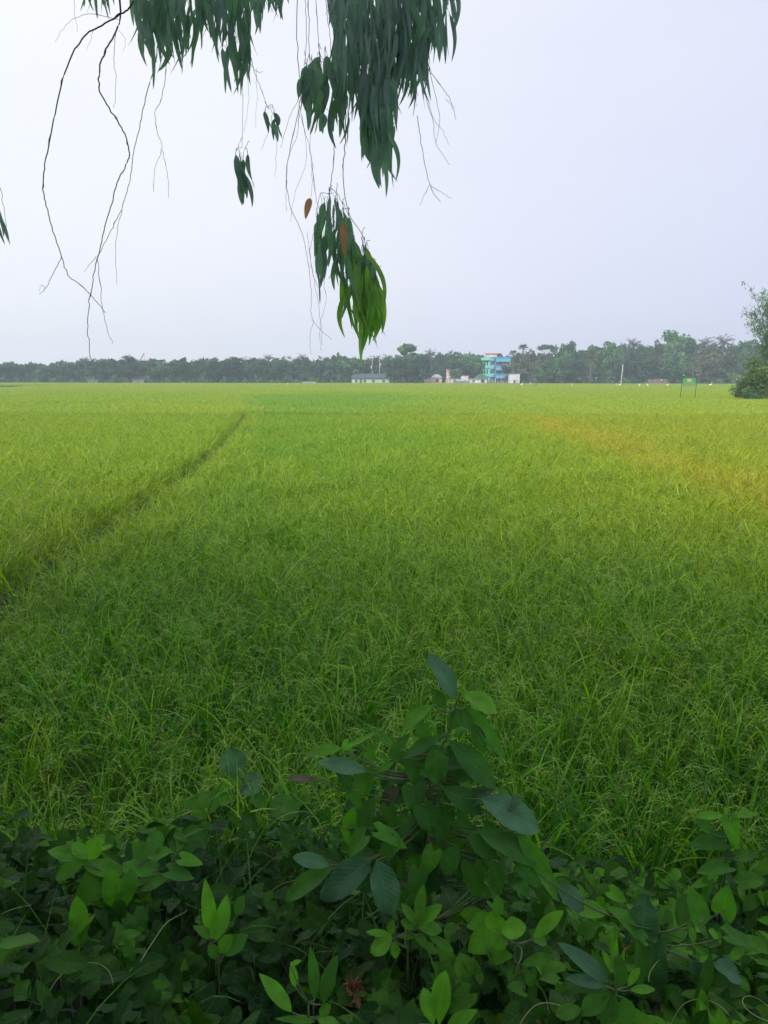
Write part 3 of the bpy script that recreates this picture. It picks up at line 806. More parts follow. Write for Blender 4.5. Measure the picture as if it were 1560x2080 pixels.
plant('leafy_shrub', 'shrub with grey-green and bronze leaves on a dark twig, left of tall shrub', 'shrub', 0.35, [
 (478,1585,470,1522,54,U,.9,'obov',0,.2), (484,1614,530,1578,50,U,1,'obov',0,.1), (468,1612,336,1668,56,B,.6,'ell',0,.1),
 (455,1648,378,1738,54,O,.5,'ell',0,-.2), (450,1650,478,1710,62,B,.1,'obov',0,-.2), (470,1605,455,1585,34,G,.4,'ell',0,.2),
 (520,1690,522,1652,50,G,.3,'heart',-.03,-.1), (545,1632,604,1650,56,B,.55,'ell',0,0), (560,1685,612,1750,64,U,.5,'ell',-.03,-.1),
 (490,1640,500,1690,22,G,.5,'ell',-.02,-.2), (475,1620,445,1632,20,G,.5,'ell',-.02,0), (500,1610,545,1640,24,B,.5,'ell',0,0),
 (530,1730,510,1780,34,B,.6,'heart',-.05,-.2), (500,1700,520,1740,40,B,.4,'heart',-.03,-.2)], (640, 1745),
 [(655, 1722), (620, 1706), (575, 1682), (520, 1640), (480, 1612)], 'darkstem', dY=-0.38, fill=[(500,1690,120,70,30,B),(450,1720,70,50,12,G),(600,1660,60,60,12,B)])

plant('creeper_plant', 'pale green heart leaved creeper rosette at left above the dark hollow', 'plant', 0.27, [
 (165,1745,96,1722,32,G,.2,'lance',0,.1), (182,1748,196,1702,38,G,.8,'ell',0,.2), (175,1745,150,1712,30,G,.3,'ell',0,.2),
 (172,1750,112,1782,34,B,.9,'ell',0,-.1), (168,1755,255,1772,36,B,.95,'ell',-.02,-.1), (200,1790,150,1840,60,B,.6,'heart',-.03,-.2),
 (245,1785,232,1866,62,G,.1,'heart',-.05,-.3), (270,1745,320,1770,66,B,.65,'heart',0,0), (300,1740,345,1730,34,G,.15,'ell',0,0),
 (280,1800,340,1782,38,B,.8,'lance',-.02,-.1), (345,1770,395,1785,34,B,.4,'heart',-.02,0), (370,1745,412,1755,26,G,.4,'heart',0,0),
 (270,1860,290,1910,46,B,.4,'heart',-.08,-.3), (190,1920,165,1935,22,G,.3,'ell',-.1,0), (210,1890,160,1930,26,B,.8,'ell',-.1,0),
 (330,1720,300,1700,40,B,.5,'ell',0,.1), (210,1850,250,1900,40,B,.3,'heart',-.06,-.2)], (240, 1850))

plant('seedling', 'upright sapling with two narrow bright green blades, left of bottom centre', 'plant', 0.24, [
 (431,1908,417,1788,30,G,.6,'lance',0,.3), (438,1910,463,1822,34,G,.35,'lance',0,.3), (428,1905,395,1880,22,B,.6,'lance',0,0),
 (445,1935,470,1900,30,G,.4,'ell',0,.1), (455,1940,500,1900,34,B,.5,'ell',0,.1), (480,1860,495,1820,26,B,.5,'ell',0,.2), (425,1915,440,1950,22,B,.4,'lance',0,-.2)], (435, 1960))

plant('broadleaf_weed', 'low weed with whorl of rounded bright leaves at bottom centre', 'plant', 0.26, [
 (848,1876,858,1800,24,G,.2,'ell',0,.2), (850,1880,897,1838,30,G,.35,'ell',0,.1), (850,1884,898,1888,30,G,.4,'ell',0,-.1),
 (845,1880,818,1836,22,G,.2,'ell',0,.2), (842,1885,815,1870,22,G,.15,'ell',0,0), (798,1905,750,1932,44,G,.6,'ell',0,-.1),
 (799,1912,806,1948,20,G,.6,'ell',0,-.3), (808,1902,845,1900,15,G,.5,'ell',0,0), (795,1900,745,1892,16,G,.7,'ell',0,0),
 (790,1900,800,1870,20,G,.4,'ell',0,.1), (870,1900,925,1932,20,G,.1,'ell',0,-.1), (840,1900,870,1915,20,G,.2,'ell',0,-.1)], (830, 1945))

plant('broadleaf_weed', 'low weed with folded lime green leaves, right of bottom centre', 'plant', 0.27, [
 (1012,1895,1000,1850,42,G,.6,'ell',0,.1), (1018,1892,1066,1880,44,G,.7,'ell',0,-.2), (1084,1905,1142,1850,30,G,.6,'ell',0,.1),
 (1084,1908,1112,1915,22,G,.55,'ell',0,-.1), (1010,1865,1012,1822,24,G,.2,'ell',0,.2), (1020,1900,1010,1930,26,G,.4,'ell',0,-.2),
 (1060,1960,1122,1940,24,B,.7,'ell',0,0), (1055,1965,1030,1990,22,B,.5,'ell',0,-.1), (1068,1970,1085,2005,24,B,.6,'ell',0,-.2)], (1050, 1970))

plant('seedling', 'three bright blades sprouting from the bottom edge, right of the withered tuft', 'plant', 0.22, [
 (892,2085,898,1980,46,G,.55,'obov',0,.2), (882,2085,862,2012,34,G,.5,'obov',0,.2), (908,2085,968,2052,28,G,.45,'lance',0,.1), (900,2090,930,2100,24,G,.4,'lance',0,0)], (890, 2095))

plant('seedling', 'narrow leaved sprout with a hooked pale leaf, left of the withered leaf tuft', 'plant', 0.24, [
 (592,2055,530,1978,32,G,.5,'lance',0,.2), (600,2005,592,1955,18,G,.5,'lance',0,.1), (590,1960,612,1950,10,G,.9,'lance',0,.0),
 (640,2030,632,1925,26,B,.3,'lance',0,.2), (655,2040,680,1945,34,B,.35,'ell',0,.2), (645,2070,700,2095,34,G,.2,'lance',0,-.2),
 (640,2075,560,2068,16,B,.7,'lance',0,0), (650,2065,670,2040,24,G,.2,'ell',0,.1)], (620, 2085))

plant('leafy_sapling', 'sapling with long leaves whorled around a feathery young tip at bottom right', 'plant', 0.30, [
 (1238,1995,1144,1914,36,U,.5,'lance',0,.1), (1228,2002,1152,1984,30,U,.6,'lance',0,0), (1250,1985,1243,1895,14,G,.3,'lance',0,.3),
 (1252,1980,1252,1905,10,G,.7,'lance',0,.3), (1244,1975,1224,1930,12,G,.5,'lance',0,.2), (1258,1975,1268,1930,12,G,.4,'lance',0,.2),
 (1276,2002,1297,1966,18,G,.6,'ell',0,.1), (1280,2012,1331,2006,20,G,.5,'ell',0,0), (1262,2005,1258,1940,30,B,.4,'lance',0,.1),
 (1250,2020,1220,2080,46,B,.4,'ell',0,-.3), (1265,2025,1280,2085,40,B,.5,'ell',0,-.3), (1240,2015,1180,2060,40,B,.6,'ell',0,-.2),
 (1240,2005,1165,2010,24,B,.3,'lance',0,-.1), (1180,2050,1130,2060,34,B,.6,'ell',0,-.1)], (1250, 2050),
 [(1250, 2030), (1252, 1990), (1251, 1940)], dY=0.02)

plant('nettle_plant', 'upright nettle-like plant with pointed opposite leaves at the right rice edge', 'plant', 0.30, [
 (1470,1656,1413,1656,18,G,.5,'lance',0,0), (1490,1656,1538,1652,18,G,.5,'lance',0,0), (1482,1668,1500,1728,36,G,.35,'heart',0,-.3),
 (1470,1708,1400,1712,36,B,.3,'heart',0,-.1), (1440,1690,1420,1660,26,B,.6,'ell',0,.1), (1475,1760,1415,1770,34,B,.6,'heart',0,-.1),
 (1480,1665,1475,1640,14,G,.6,'ell',0,.1), (1500,1740,1540,1735,24,B,.5,'heart',0,-.1), (1460,1780,1404,1800,20,G,.5,'lance',0,-.1),
 (1490,1790,1556,1785,36,B,.7,'lance',0,-.1), (1440,1790,1430,1830,22,B,.7,'heart',0,-.2)], (1478, 1800),
 [(1476, 1760), (1478, 1700), (1480, 1655)], dY=0.05)

plant('young_weed', 'small upright weed with a single yellow-green leaf between the tall shrub and the nettle', 'plant', 0.20, [
 (1192,1722,1184,1640,12,G,1,'lance',0,.2), (1198,1712,1214,1656,24,G,.4,'ell',0,.2), (1180,1700,1122,1634,22,B,.5,'lance',0,.2),
 (1210,1745,1200,1700,20,G,.2,'lance',0,.2), (1180,1740,1176,1705,14,G,.6,'lance',0,.2), (1170,1740,1164,1752,14,G,.9,'ell',0,0),
 (1195,1750,1225,1780,26,B,.5,'ell',0,-.1), (1215,1690,1240,1660,18,B,.5,'lance',0,.1)], (1190, 1765), dY=0.05)

plant('round_leaf_creeper', 'creeper with one round blue-green leaf among paler hearts at lower right', 'plant', 0.25, [
 (1305,1885,1312,1820,58,U,.4,'heart',0,.2), (1300,1895,1240,1840,44,B,.7,'heart',0,0), (1470,1850,1478,1800,44,G,.2,'heart',0,.2),
 (1420,1860,1400,1800,40,B,.7,'heart',0,.2), (1330,1980,1345,1910,56,U,.3,'heart',-.05,.1), (1310,1985,1298,1910,46,B,.3,'heart',-.05,.1),
 (1460,1905,1440,1890,20,G,.4,'ell',0,0), (1130,1800,1190,1845,44,U,.6,'ell',.05,-.1), (1090,1770,1150,1830,36,B,.7,'ell',.05,-.1),
 (1450,1960,1510,1985,50,U,.6,'ell',-.05,-.1), (1400,1950,1432,2000,36,U,.5,'ell',-.05,-.2), (1480,1900,1540,1920,36,B,.6,'heart',0,-.1)], (1330, 1930))

def dry_tuft(px, py, label, n, scale):
    p = slope_hit(px, py, 0.16); foot = Vector((p.x, p.y, float(height(p.x, p.y)) - .005))
    t = empty('withered_sprig', foot); tag(t, label, 'dead leaves')
    b = MB(); top = np.array(p - foot)
    for i in range(n):
        az = rng.uniform(0, 6.28); el = rng.uniform(-.3, 1.1)
        put_leaf(b, top + rng.normal(0, .006, 3), (math.cos(az) * math.cos(el), math.sin(az) * math.cos(el), math.sin(el)), rng.normal(0, 1, 3), rng.uniform(.02, .045) * scale, rng.uniform(.008, .018) * scale,
                 rng.uniform(0, 1), shape='lance', n=7, fold=.6, bend=rng.uniform(.3, 1.6), wave=.15)
    b.build('foliage', M['dry'], t)
    s = MB(); s.tube([(0, 0, 0), top * .5 + np.array([.01, 0, 0]), top], [.003, .0025, .002], 6); s.build('stem', M['darkstem'], t)
dry_tuft(722, 2015, 'withered pale brown leaf tuft standing in the dark gap at bottom centre', 24, 1.2)
dry_tuft(1262, 1808, 'curled pinkish brown dead leaves under the upright weed at right', 5, 1.1)
dry_tuft(1270, 1935, 'reddish brown dead leaves behind the whorled sapling at lower right', 7, 1.1)

# ---------------------------------------------------------------- eucalyptus hanging over the view
def euc_tree():
    trunk_at = Vector((-3.4, -3.2, float(height(-3.4, -3.2)) - 0.05))
    root = empty('eucalyptus_tree', trunk_at)
    tag(root, 'roadside eucalyptus whose bare twigs and long hanging leaves droop into the top of the view', 'tree')
    inv = np.array(trunk_at)
    def spl(pts, n=6, jit=0.0):
        P = [np.array(p, float) for p in pts]; out = []
        for i in range(len(P) - 1):
            p0 = P[max(i - 1, 0)]; p1 = P[i]; p2 = P[i + 1]; p3 = P[min(i + 2, len(P) - 1)]
            for u in np.linspace(0, 1, n + 1)[:-1]:
                out.append(0.5 * ((2 * p1) + (-p0 + p2) * u + (2 * p0 - 5 * p1 + 4 * p2 - p3) * u * u + (-p0 + 3 * p1 - 3 * p2 + p3) * u ** 3) + rng.normal(0, jit, 3))
        out.append(P[-1]); return np.array(out)
    tr = MB(); P = spl([(0, 0, 0), (.1, .15, 2.0), (.35, .4, 4.2), (.5, .5, 6.5), (.5, .9, 9.0), (.4, 1.0, 11.5)], 6)
    tr.tube(P, np.linspace(.26, .07, len(P)), 14); tr.build('trunk', M['palebark'], root)
    li = MB()
    hubs = []
    limbs = [[(.35, .4, 4.2), (1.5, 2.4, 5.0), (2.3, 4.6, 4.4), (2.6, 5.5, 3.75)], [(.5, .5, 5.4), (2.4, 2.4, 6.4), (3.6, 4.6, 5.9), (3.75, 5.9, 4.5)],
             [(.5, .5, 6.5), (1.2, 3.5, 7.4), (1.8, 5.8, 6.4), (2.2, 6.2, 5.2)], [(.5, .6, 7), (-1.5, 2, 8.2), (-2.6, 3.6, 8.0)],
             [(.5, .6, 6), (3, .5, 7.5), (6, 1.2, 7.7)], [(.5, .9, 9), (2.4, 2.8, 9.8), (4.5, 4.2, 9.2)], [(.5, .9, 8), (-1, -1.5, 9.4), (-2.2, -3, 9)],
             [(.5, .6, 5.2), (4, 1.5, 6.6), (7.5, 3.2, 6.8)]]
    for L_ in limbs:
        P = spl(L_, 7, .015); li.tube(P, np.linspace(.09, .018, len(P)), 8); hubs += list(P[4:])
    li.build('limb', M['palebark'], root)
    # twigs traced at the distance and thickness of the real ones
    TW = [
     ([(300,-60),(272,5),(245,28),(200,55),(165,80),(130,150),(112,230),(95,310),(87,370),(92,410),(105,460),(125,522),(140,560),(178,592),(214,635)], 2.55, 4.6, 1.6),
     ([(125,522),(105,560),(93,585),(80,597)], 2.55, 1.8, .8), ([(93,585),(84,580),(80,590)], 2.55, 1.0, .6),
     ([(245,28),(238,60),(215,100),(203,140),(203,185),(232,235),(250,265),(262,303),(258,330),(238,370),(222,430),(205,490),(190,560),(180,620),(178,670),(185,730)], 2.6, 4.2, 1.4),
     ([(198,520),(205,600),(215,660),(228,698)], 2.6, 1.6, .9), ([(196,522),(180,540),(170,553)], 2.6, 1.3, .7),
     ([(320,90),(315,130),(298,190),(285,250),(272,310),(262,375),(248,420),(225,470),(198,520)], 2.7, 2.4, 1.3),
     ([(252,405),(238,470),(235,520),(238,578)], 2.7, 1.3, .8),
     ([(340,120),(335,160),(328,200),(315,230),(320,270),(329,303),(315,340),(312,390)], 2.75, 1.6, .8), ([(329,303),(340,350),(343,402)], 2.75, 1.1, .8),
     ([(235,65),(232,120),(235,170),(231,220)], 2.65, 1.5, .8), ([(240,40),(180,28),(140,45),(112,85)], 2.6, 1.3, .6),
     ([(240,62),(255,80),(250,105)], 2.6, .9, .5), ([(190,60),(185,80),(176,103)], 2.6, .9, .5), ([(150,-20),(152,20),(157,66)], 2.7, 1.1, .6),
     ([(605,-40),(603,80),(610,180),(607,220),(590,300),(582,360),(590,420),(612,470),(625,530),(632,590),(636,650),(673,690)], 2.75, 2.0, .8),
     ([(625,-40),(628,40),(628,110),(640,160),(660,215),(690,250)], 2.8, 1.8, .8), ([(640,-40),(645,60),(650,110),(668,130),(695,170)], 2.8, 1.5, .8),
     ([(628,110),(610,190),(588,240),(570,300)], 2.8, 1.5, .7), ([(655,-40),(675,40),(690,90),(705,130)], 2.9, 1.6, .9),
     ([(620,0),(622,80),(618,150),(632,200),(630,300),(640,390)], 2.72, 1.4, .7), ([(607,200),(604,270),(586,320),(580,400),(582,430)], 2.7, 1.1, .6),
     ([(607,230),(618,260),(622,330),(600,390),(590,450)], 2.7, 1.0, .6), ([(608,215),(620,270),(634,330),(632,400)], 2.66, 1.2, .7),
     ([(703,220),(702,280),(698,330),(698,380),(710,436),(735,475),(748,520),(752,545)], 2.4, 2.6, 1.3),
     ([(680,290),(676,340),(672,380),(682,390),(700,420),(712,450)], 2.42, 2.0, 1.0), ([(675,375),(665,400),(662,420)], 2.4, 1.4, .8),
     ([(635,330),(640,390),(650,440),(636,480),(630,520),(640,580),(650,640),(655,700)], 2.5, 1.2, .7),
     ([(625,470),(630,530),(640,570),(648,588)], 2.5, .9, .6), ([(636,650),(630,690),(632,720)], 2.5, .9, .6), ([(655,560),(662,610),(650,660),(651,705),(656,712)], 2.5, .9, .5),
     ([(848,235),(855,290),(873,375),(895,410)], 2.9, 1.8, 1.0), ([(873,375),(860,400),(853,418)], 2.9, 1.1, .7), ([(876,377),(895,390),(917,403)], 2.9, 1.1, .7),
     ([(868,120),(885,200),(892,240),(886,290)], 2.85, 1.4, .8), ([(860,180),(880,250),(885,290),(914,335)], 2.9, 1.4, .8), ([(870,140),(900,180),(915,205),(927,245)], 2.85, 1.6, .8),
     ([(905,200),(925,222)], 2.85, 1, .6), ([(870,210),(885,250),(900,265),(912,295)], 2.9, 1.1, .6),
     ([(505,90),(515,140),(530,180),(545,222)], 2.8, 1.6, .9), ([(490,120),(493,190),(492,290),(486,300)], 2.7, 1.2, .8), ([(500,140),(505,200),(495,270)], 2.72, .9, .5),
     ([(560,230),(562,300),(559,360)], 2.8, 1, .6), ([(545,270),(536,290),(530,306)], 2.8, .9, .6), ([(520,140),(522,190),(517,260)], 2.7, .8, .5), ([(505,120),(520,145),(535,146)], 2.7, 1.2, .7),
     ([(660,-40),(664,30),(672,90),(668,140)], 2.9, 1.6, .9), ([(0,380),(8,420),(14,470)], 2.5, 1.6, .8), ([(455,40),(470,90),(490,130)], 2.7, 1.8, 1.0),
     ([(345,-30),(380,40),(372,100),(370,150)], 2.7, 1.4, .8), ([(690,-40),(720,60),(735,160),(745,260)], 2.8, 3.0, 1.2), ([(790,-40),(800,80),(790,200),(770,320)], 3.0, 3.2, 1.2),
     ([(860,-40),(868,60),(872,130)], 2.9, 2.4, 1.1)]
    for pts, Y, w0, w1 in TW:
        n = len(pts); off = np.cumsum(rng.normal(0, .03, n))
        P = spl([np.array(at(p[0], p[1], Y + off[i])) - inv for i, p in enumerate(pts)], 6, .0012)
        wid = np.linspace(w0, w1 * 1.05, len(P)) * .74 / FPX * Y / 2
        for j in range(4, len(P) - 2, 9):      # bud knots
            if rng.uniform() < .5: wid[j] *= 1.5
        b = MB(); b.tube(P, wid, 7); 
        if pts[0][1] < 30:                      # join to the limb above the view
            a = P[0]; hb = min(hubs, key=lambda q: np.linalg.norm(np.array(q) - a) + (5 if q[2] < a[2] else 0))
            b.tube(spl([np.array(hb), (np.array(hb) + a) / 2 + np.array([0, 0.05, .12]), a], 6), np.linspace(.012, wid[0], 13), 6)
        b.build('hanging_twig', M['twig'], root)
    # leaf clusters: x range, attach y range, envelope of the tips, count, distance range, tone range
    def cluster(name, x0, x1, a0, a1, env, n, Y0, Y1, t0, t1, lmin=85, lmax=150, w=(11, 18), lean=0.0, mat='euc', spread=.13, bt=None):
        b = MB(); ex = [q[0] for q in env]; ey = [q[1] for q in env]; c = 0; tries = 0; hub = []
        while c < n and tries < n * 60:
            tries += 1
            x = rng.uniform(x0, x1); ya = rng.uniform(a0, a1); L = rng.uniform(lmin, lmax)
            sl = rng.normal(lean, spread); tx = x + L * sl; ty = ya + L
            if ty > np.interp(tx, ex, ey): continue
            if bt is not None and ya < np.interp(x, [q[0] for q in bt], [q[1] for q in bt]): continue
            Y = rng.uniform(Y0, Y1)
            p0 = np.array(at(x, ya, Y)); p1 = np.array(at(tx, ty, Y + rng.normal(0, .02)))
            d = p1 - p0; Lm = np.linalg.norm(d)
            a = rng.uniform(0, 3.14); nr = np.array([math.sin(a), -math.cos(a), 0.15])
            if rng.uniform() < .35: nr = np.array([rng.normal(0, .5), -1, .1])
            tone = rng.uniform(t0, t1)
            put_leaf(b, p0 - inv, d, nr, Lm, rng.uniform(*w) / FPX * Y, tone, shape='euc', n=10, fold=rng.uniform(.1, .5), bend=rng.uniform(-.5, .5),
                     wave=.03, falc=rng.normal(0, .085), K=3)
            c += 1; hub.append((x, ya, Y, p0 - inv))
        if c: b.build('leaf_cluster', M[mat], root)
        # fine twigs that the leaves of the cluster hang from
        hub.sort(key=lambda q: q[0] + 0.15 * q[1]); tb = MB()
        for i in range(0, len(hub), 7):
            g = sorted(hub[i:i + 7], key=lambda q: q[1])
            if len(g) < 2: continue
            top = g[0]; up = np.array(at(top[0] + rng.normal(0, 6), top[1] - rng.uniform(10, 34), top[2])) - inv
            mx_ = np.mean([q[3] for q in g], 0)
            line = [up] + [q[3] * .5 + np.array([mx_[0], mx_[1], q[3][2]]) * .5 + np.array([0, 0, .02]) for q in g]
            P = spl(line, 4, .001); tb.tube(P, np.linspace(.0008, .0005, len(P)), 5)
            for q, l in zip(g, line[1:]):
                tb.tube([l, (l + q[3]) / 2 + np.array([0, 0, .008]), q[3]], [.0006, .0006, .0006], 4)
        if tb.n: tb.build('leaf_twig', M['twig'], root)
    cluster('a', 165, 225, -60, 10, [(165,20),(182,50),(195,45),(210,40),(230,45)], 14, 2.5, 2.7, .2, .6, 45, 80, (6, 9))
    cluster('b', 275, 350, -70, 70, [(275,30),(285,110),(300,110),(312,165),(328,200),(338,150),(350,165)], 46, 2.5, 2.8, .1, .45, 90, 150, (9, 16))
    cluster('c', 340, 412, -60, 95, [(340,120),(356,165),(368,130),(380,150),(395,165),(405,150),(415,60)], 26, 2.5, 2.8, .15, .6, 70, 120, (8, 14))
    cluster('d', 405, 470, -70, 40, [(400,80),(415,90),(430,150),(440,140),(455,165),(470,140)], 26, 2.5, 2.9, .1, .4, 70, 120, (8, 14))
    cluster('e', 445, 508, -60, 120, [(440,120),(455,210),(470,205),(485,235),(497,180),(510,130)], 44, 2.5, 2.8, .15, .7, 80, 130, (8, 14))
    cluster('f', 480, 600, -90, 0, [(480,90),(500,80),(520,100),(532,55),(545,60),(560,55),(572,90),(580,20),(600,10)], 38, 2.6, 3.1, .0, .3, 60, 110, (9, 15))
    env = [(590,10),(655,20),(668,150),(682,225),(695,250),(712,230),(722,300),(735,250),(742,330),(760,360),(775,395),(795,415),(800,320),(812,250),(822,215),(840,240),(852,170),(868,240),(880,130),(898,130),(912,145),(925,60)]
    cluster('g', 672, 830, -120, 60, env, 145, 2.6, 3.7, .0, .25, 80, 150, (8, 15))
    cluster('h', 680, 820, 30, 170, env, 100, 2.6, 3.2, .0, .3, 80, 140, (8, 15))
    cluster('i', 725, 802, 150, 300, env, 75, 2.6, 2.9, .15, .6, 80, 130, (10, 16))
    cluster('j', 800, 915, -110, 60, env, 110, 2.7, 3.2, .05, .5, 80, 140, (8, 15))
    cluster('k', 820, 870, 60, 160, env, 34, 2.7, 3.1, .05, .3, 70, 120, (8, 13))
    env2 = [(590,215),(600,228),(615,230),(628,240),(633,335),(642,265),(655,330),(660,262),(672,280),(685,310),(700,290)]
    cluster('l', 612, 672, 110, 230, env2, 30, 2.6, 2.9, .15, .6, 40, 110, (13, 20), -.12, spread=.16)
    cluster('m', 662, 712, 130, 240, [(660,200),(675,230),(685,310),(700,300),(712,230)], 24, 2.6, 2.9, .1, .5, 50, 100, (10, 15))
    low = [(625,480),(634,535),(645,520),(652,630),(665,560),(672,540),(680,560),(697,655),(705,700),(715,660),(725,650),(732,750),(740,680),(750,720),(762,700),(773,705),(780,640),(788,600),(795,560)]
    topb = [(625,430),(640,425),(665,395),(690,395),(705,440),(720,440),(735,475),(752,515),(765,560),(790,590)]
    cluster('n', 632, 700, 395, 520, low, 36, 2.3, 2.5, .2, .7, 55, 125, (9, 16), -.03, bt=topb)
    cluster('o', 685, 742, 440, 620, low, 26, 2.3, 2.5, .3, .9, 80, 135, (9, 17), .05, bt=topb)
    cluster('o2', 690, 760, 470, 620, low, 16, 2.26, 2.45, 0, .6, 80, 130, (9, 17), .05, bt=topb, mat='eucfresh')
    cluster('p', 735, 785, 500, 640, low, 26, 2.3, 2.45, .5, 1.0, 70, 120, (9, 15), .08, bt=topb)
    cluster('p2', 740, 785, 520, 650, low, 14, 2.28, 2.4, .1, 1.0, 70, 120, (9, 15), .08, bt=topb, mat='eucfresh')
    cluster('q', 688, 775, 560, 660, low, 34, 2.28, 2.42, .2, 1.0, 70, 115, (10, 15), .02, bt=topb, mat='eucfresh')
    cluster('r', 478, 506, 295, 380, [(478,330),(488,420),(497,455),(512,445),(514,380)], 13, 2.55, 2.65, .15, .4, 50, 90, (10, 16), .1)
    cluster('s', 536, 562, 222, 275, [(530,280),(545,285),(555,290),(563,322)], 6, 2.7, 2.8, .1, .3, 38, 58, (11, 14), .1)
    cluster('t', -46, -2, 390, 440, [(-40,460),(0,500),(14,510),(24,525)], 9, 2.4, 2.6, .0, .3, 60, 95, (7, 12), .12)
    cluster('u', 728, 738, 632, 640, [(700,765),(760,765)], 1, 2.38, 2.42, .5, .8, 112, 122, (13, 16), 0, spread=.02, mat='eucfresh')
    b = MB()
    for (x, y, x2, y2, wp) in ((630, 402, 621, 446, 15), (697, 450, 704, 528, 15)):
        p0 = np.array(at(x, y, 2.28)); p1 = np.array(at(x2, y2, 2.29))
        put_leaf(b, p0 - inv, p1 - p0, (.2, -1, .1), np.linalg.norm(p1 - p0), wp / FPX * 2.3, .7, shape='euc', n=10, fold=.3, bend=.15, wave=.04, falc=.03, K=3)
    o = b.build('leaf_cluster', M['dryeuc'], root); o['label'] = 'dry orange-brown hanging leaves'
    # the rest of the crown, above and behind the view
    n = 10500
    c = []
    cen = np.array([(0.5, 0.5, 6.2), (2.2, 3.0, 6.0), (-1.8, 1.6, 7.4), (1.0, -2.2, 6.8), (3.6, .2, 7.6), (-.5, 3.6, 7.2), (-3.4, -.5, 7.2), (5.2, 2.2, 7.0), (0, -1, 9.6), (2.4, 2.0, 9.0), (-4.4, 2.0, 8.0), (4.4, -2.4, 8), (-2.3, 3.7, 6.4)])
    cen = cen + np.array([-0.4, -1.8, 0])
    ii = rng.integers(0, len(cen), n)
    P = cen[ii] + rng.normal(0, 1, (n, 3)) * np.array([1.15, 1.15, .85])
    lim = CAMZ + 0.47 * np.maximum(P[:, 1], 0) + .9
    P = P[(P[:, 2] > lim)]
    b = MB(); n = len(P)
    blades(b, P - inv, rng.uniform(0, 6.28, n), rng.uniform(-1.5, -.7, n), rng.uniform(-.2, .6, n), rng.uniform(.13, .22, n), rng.uniform(.035, .055, n), 3, rng.uniform(0, .6, n),
           prof_=lambda t: np.sin(math.pi * np.clip(t * .9 + .06, 0, 1)) )
    b.build('crown', M['euc'], root)
euc_tree()

# ---------------------------------------------------------------- far trees
def quads(b, C, size, rnd, flat=0.0):
    n = len(C); d = rng.normal(0, 1, (n, 3)); d /= np.linalg.norm(d, axis=1)[:, None]
    e_ = np.cross(d, rng.normal(0, 1, (n, 3))); e_ /= np.linalg.norm(e_, axis=1)[:, None]
    size = np.broadcast_to(size, n)[:, None]
    V = np.stack([C - d * size, C - e_ * size * .45 + d * size * .1, C + d * size, C + e_ * size * .45 + d * size * .1], 1)
    F = np.arange(n * 4).reshape(n, 4)
    b.add(V.reshape(-1, 3), F, np.repeat(np.broadcast_to(rnd, n), 4))

def crown_points(kind, h, wd, n):
    """clump centres + leaves for a crown of total height h (tree foot at 0) and width wd"""
    r = wd / 2
    if kind == 'round': nc = 34; zc, rz = h * .54, h * .44
    elif kind == 'tall': nc = 26; zc, rz = h * .60, h * .40
    elif kind == 'open': nc = 20; zc, rz = h * .62, h * .36
    elif kind == 'umbrella': nc = 16; zc, rz = h * .90, h * .07
    else: nc = 22; zc, rz = h * .5, h * .48
    u = rng.normal(0, 1, (nc, 3)); u /= np.linalg.norm(u, axis=1)[:, None]
    rad = rng.uniform(.35, .86, nc)[:, None]
    cc = u * rad * np.array([r, r, rz]) + np.array([0, 0, zc])
    if kind == 'umbrella': cc[:, 2] = zc + rz * (1 - (np.hypot(cc[:, 0], cc[:, 1]) / r) ** 2) * 1.2
    cs = rng.uniform(.16, .34, nc) * r * (1.1 if kind != 'open' else .85)
    i = rng.integers(0, nc, n)
    v = rng.normal(0, 1, (n, 3)); v /= np.linalg.norm(v, axis=1)[:, None]
    rr = rng.uniform(.3, 1.05, n)[:, None] ** .6
    P = cc[i] + v * rr * cs[i][:, None] * np.array([1, 1, .75 if kind != 'umbrella' else .25])
    tone = np.clip(rng.uniform(-.1, 1, nc)[i] + rng.normal(0, .15, n), 0, 1)
    return P, tone, cc

def broad_tree(h, wd, kind, mat, leaves=2600, ls=0.30, trunk_mat='bark'):
    root = empty('broadleaf_tree', (0, 0, 0))
    P, tone, cc = crown_points(kind, h, wd, leaves)
    P[:, 2] = np.maximum(P[:, 2], .3)
    b = MB(); quads(b, P, rng.uniform(.7, 1.3, len(P)) * ls, tone); b.build('crown', M[mat], root)
    t = MB(); hh = h * (.6 if kind != 'umbrella' else .8)
    pts = np.array([(0, 0, -.1), (.1, .05, hh * .35), (-.1, .1, hh * .7), (.05, 0, hh)]) + rng.normal(0, .05, (4, 3)) * [1, 1, 0]
    t.tube(pts, [h * .022, h * .018, h * .013, h * .006], 8)
    for c in cc[:: 2 if kind != 'umbrella' else 1]:
        z0 = rng.uniform(.25, .6) * hh if kind != 'umbrella' else hh * rng.uniform(.55, .8)
        s = np.array([np.interp(z0, pts[:, 2], pts[:, 0]), np.interp(z0, pts[:, 2], pts[:, 1]), z0])
        t.tube([s, s * .5 + c * .5 + np.array([0, 0, -.1 * h * .2]), c], [h * .008, h * .006, h * .002], 5)
    t.build('trunk', M[trunk_mat], root)
    return root

